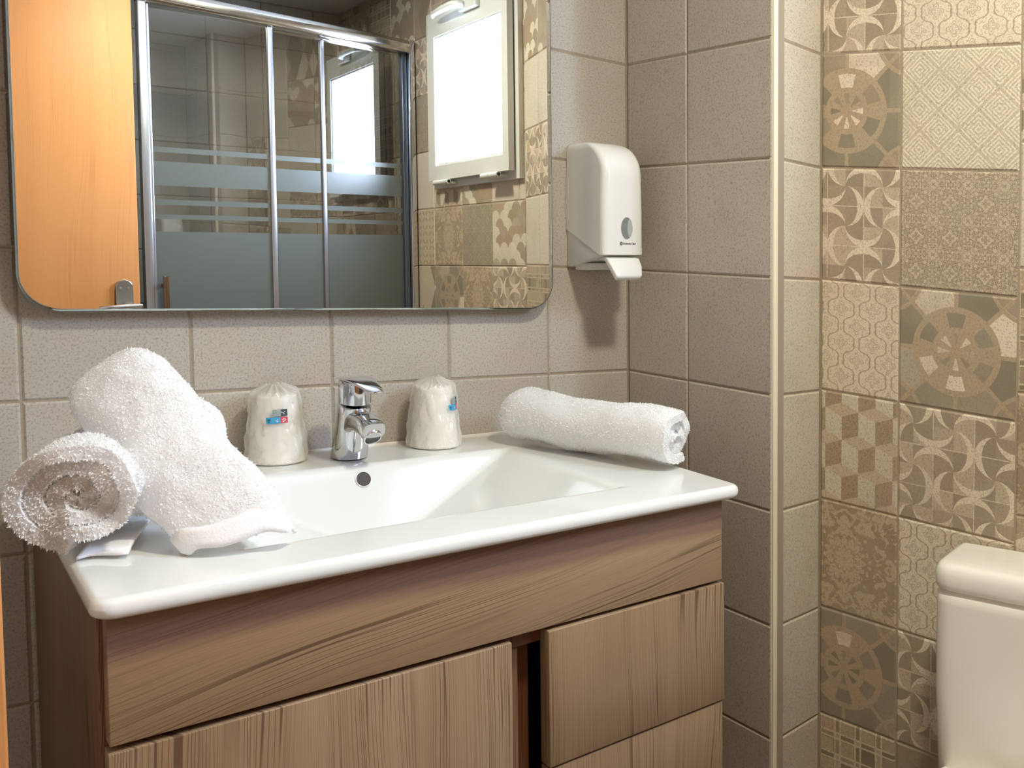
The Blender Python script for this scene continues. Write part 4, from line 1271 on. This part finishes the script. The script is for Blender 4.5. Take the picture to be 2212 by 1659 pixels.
def shower():
    root = empty('shower_enclosure', (0.88, -1.79, ZFLOOR), 'sliding shower screen of banded frosted glass in an aluminium frame', 'shower screen')
    CL, FR = glass_mat('clear_glass', False), glass_mat('frosted_glass', True)
    bands = [(0.548, 0.564), (0.448, 0.521), (0.390, 0.406), (0.347, 0.361), (ZFLOOR+0.05, 0.309)]
    def panel(x0, x1, y, ztop):
        p = bpy.data.objects.new('glass_panel', None); p.location = Vector(((x0+x1)/2, y, ZFLOOR+0.05))-Vector(root.location); link(p, root)
        edges = sorted([ZFLOOR+0.05]+[e for b_ in bands for e in b_ if e > ZFLOOR+0.06]+[ztop])
        V = []; F = []; MI = []
        for i in range(len(edges)-1):
            a, b_ = edges[i], edges[i+1]; mid = (a+b_)/2
            k = len(V); V += [(x0, y, a), (x1, y, a), (x1, y, b_), (x0, y, b_)]; F.append((k+3, k+2, k+1, k)); MI.append(1 if any(q[0] <= mid <= q[1] for q in bands) else 0)
        mk('glass_sheet', V, F, [CL, FR], p, midx=MI)
        return p
    panel(0.484, 0.840, -1.772, 0.975)
    panel(0.832, 1.300, -1.796, 0.968)
    pr = [(-1.755, 0.966), (-1.748, 0.978), (-1.747, 0.996), (-1.754, 1.008), (-1.770, 1.014), (-1.805, 1.014), (-1.808, 0.966)]
    def rz(x, z): return z+(0.985-x)*0.045
    V, F = loft([[(x, y, rz(x, z)) for y, z in pr] for x in (0.462, 1.300)]); r_ = mk('top_rail', V, F, simple('polished_rail', (206,204,200), 0.16, 1.0), root); fixn(r_); bevel_obj(r_, 0.0025, 2, 0.3)
    def post(name, x0, x1, y0, y1, z1, mat=ALU):
        return box(name, x0, x1, y0, y1, ZFLOOR+0.0, z1, mat, root, 0.002)
    post('wall_profile', 0.462, 0.484, -1.805, -1.760, 1.030)
    post('door_profile', 0.4845, 0.492, -1.780, -1.764, 0.985)
    post('sliding_profile', 0.826, 0.843, -1.786, -1.764, 0.972)
    post('fixed_profile', 1.000, 1.014, -1.806, -1.788, 0.960, simple('grey_profile', (150,150,156), 0.35, 0.9))
    post('corner_profile', 1.282, 1.300, -1.808, -1.780, 0.955, simple('dark_profile', (110,120,134), 0.3, 0.9))
    post('wall_channel', 1.301, 1.322, -1.802, -1.762, 1.000, CHROME)
    box('bottom_rail', 0.462, 1.320, -1.805, -1.760, ZFLOOR+0.0, ZFLOOR+0.05, ALU, root, 0.002)
    h = box('pull_handle', 0.503, 0.518, -1.744, -1.732, -0.07, 0.174, simple('bronzed_steel', (140,122,104), 0.15, 1.0), root, 0.001)
    V, F = tube([(0.5105, -1.770, 0.150), (0.5105, -1.744, 0.150)], 0.006, 12); mk('standoff', V, F, STEEL, h, smooth=True, auto=0.7)
    V, F = tube([(0.5105, -1.770, -0.04), (0.5105, -1.744, -0.04)], 0.006, 12); mk('standoff', V, F, STEEL, h, smooth=True, auto=0.7)
shower()

# ------------------------------------------------------------------ entrance door (seen in the mirror) and the jamb at the left edge
def door():
    o = bpy.data.objects.new('door_1', None); o.location = (0.02, -1.69, ZFLOOR); link(o); tag(o, kind='structure')
    yd = -1.682
    box('door_leaf', -0.40, 0.431, yd-0.040, yd, ZFLOOR+0.005, 1.16, WOOD_DOOR, o, 0.002)
    xp = 0.391; n = 20
    ring = [(xp-0.0215, -0.06), (xp+0.0215, -0.06)]+[(xp+0.0215*math.cos(math.pi*q/n), 0.145+0.0215*math.sin(math.pi*q/n)) for q in range(n+1)]
    V, F = loft([[(x, yd+0.0002, z) for x, z in ring], [(x, yd+0.0070, z) for x, z in ring], [(xp+(x-xp)*0.93, yd+0.0085, 0.05+(z-0.05)*0.985) for x, z in ring]])
    hp = mk('handle_plate', V, F, STEEL, o, smooth=True, auto=0.6); fixn(hp)
    V, F = tube([(xp, yd+0.006, 0.090), (xp, yd+0.046, 0.090)], 0.0095, 16); lv = mk('lever_handle', V, F, STEEL, o, smooth=True, auto=0.7)
    V, F = tube([(xp+0.036, yd+0.046, 0.091), (xp+0.012, yd+0.050, 0.0905), (xp, yd+0.050, 0.090), (xp-0.03, yd+0.050, 0.089), (xp-0.055, yd+0.048, 0.088), (xp-0.064, yd+0.036, 0.088)], [.0065, .0078, .0080, .0072, .0066, .006], 14)
    mk('grip', V, F, simple('satin_steel', (206,206,206), 0.22, 1.0), lv, smooth=True, auto=0.9)
    for sx in (-0.010, 0.010):
        V, F = tube([(xp+sx, yd+0.008, 0.143), (xp+sx, yd+0.0102, 0.143)], 0.0034, 12); mk('screw', V, F, CHROME, hp, smooth=True, auto=0.7)
door()
def jamb():
    y0, y1 = -0.53, -0.50
    a = onY(-1.5, 1150, y0); b = onY(20, 1659, y0)
    def ex(z): return b.x+(z-b.z)*(a.x-b.x)/(a.z-b.z)
    zs = (ZFLOOR, ZCEIL)
    V = []
    for z in zs:
        for x, y in ((ex(z)-0.10, y0), (ex(z), y0), (ex(z), y1), (ex(z)-0.10, y1)): V.append((x, y, z))
    F = [(0, 1, 5, 4), (1, 2, 6, 5), (2, 3, 7, 6), (3, 0, 4, 7), (3, 2, 1, 0), (4, 5, 6, 7)]
    o = mk('trim_2', V, F, wood('jamb_wood', (204,140,84), (170,108,60), (216,154,96), 'z', 0.6, contrast=0.4)); bevel_obj(o, 0.003, 2); tag(o, kind='structure')
jamb()

# ------------------------------------------------------------------ ceiling lamp (outside the frame, lights the room)
def lamp():
    x, y, z = LAMP_P
    root = empty('ceiling_lamp', (x, y, ZCEIL-0.001), 'round opal ceiling lamp above the basin', 'lamp')
    V, F = tube([(x, y, ZCEIL-0.001), (x, y, ZCEIL-0.022)], 0.10, 40); mk('lamp_base', V, F, PLAST, root, smooth=True, auto=0.6)
    m, nt, b = newmat('opal_glow'); b.inputs['Emission Color'].default_value = (1, 0.93, 0.76, 1); b.inputs['Emission Strength'].default_value = 6.0
    V, F = tube([(x, y, ZCEIL-0.0222), (x, y, ZCEIL-0.034)], [0.088, 0.080], 40); mk('lamp_shade', V, F, m, root, smooth=True, auto=0.6)
    l = bpy.data.lights.new('lamp_light', 'AREA'); l.shape = 'DISK'; l.size = 0.15; l.energy = LAMP_W; l.color = (1.0, 0.965, 0.77)
    lo = bpy.data.objects.new('lamp_light', l); lo.location = (x, y, ZCEIL-0.040); link(lo)
lamp()

# lift the whole place so that the floor is at z = 0
for o in SC.objects:
    if o.parent is None and o is not camo: o.location.z += ZF
camo.location.z += ZF
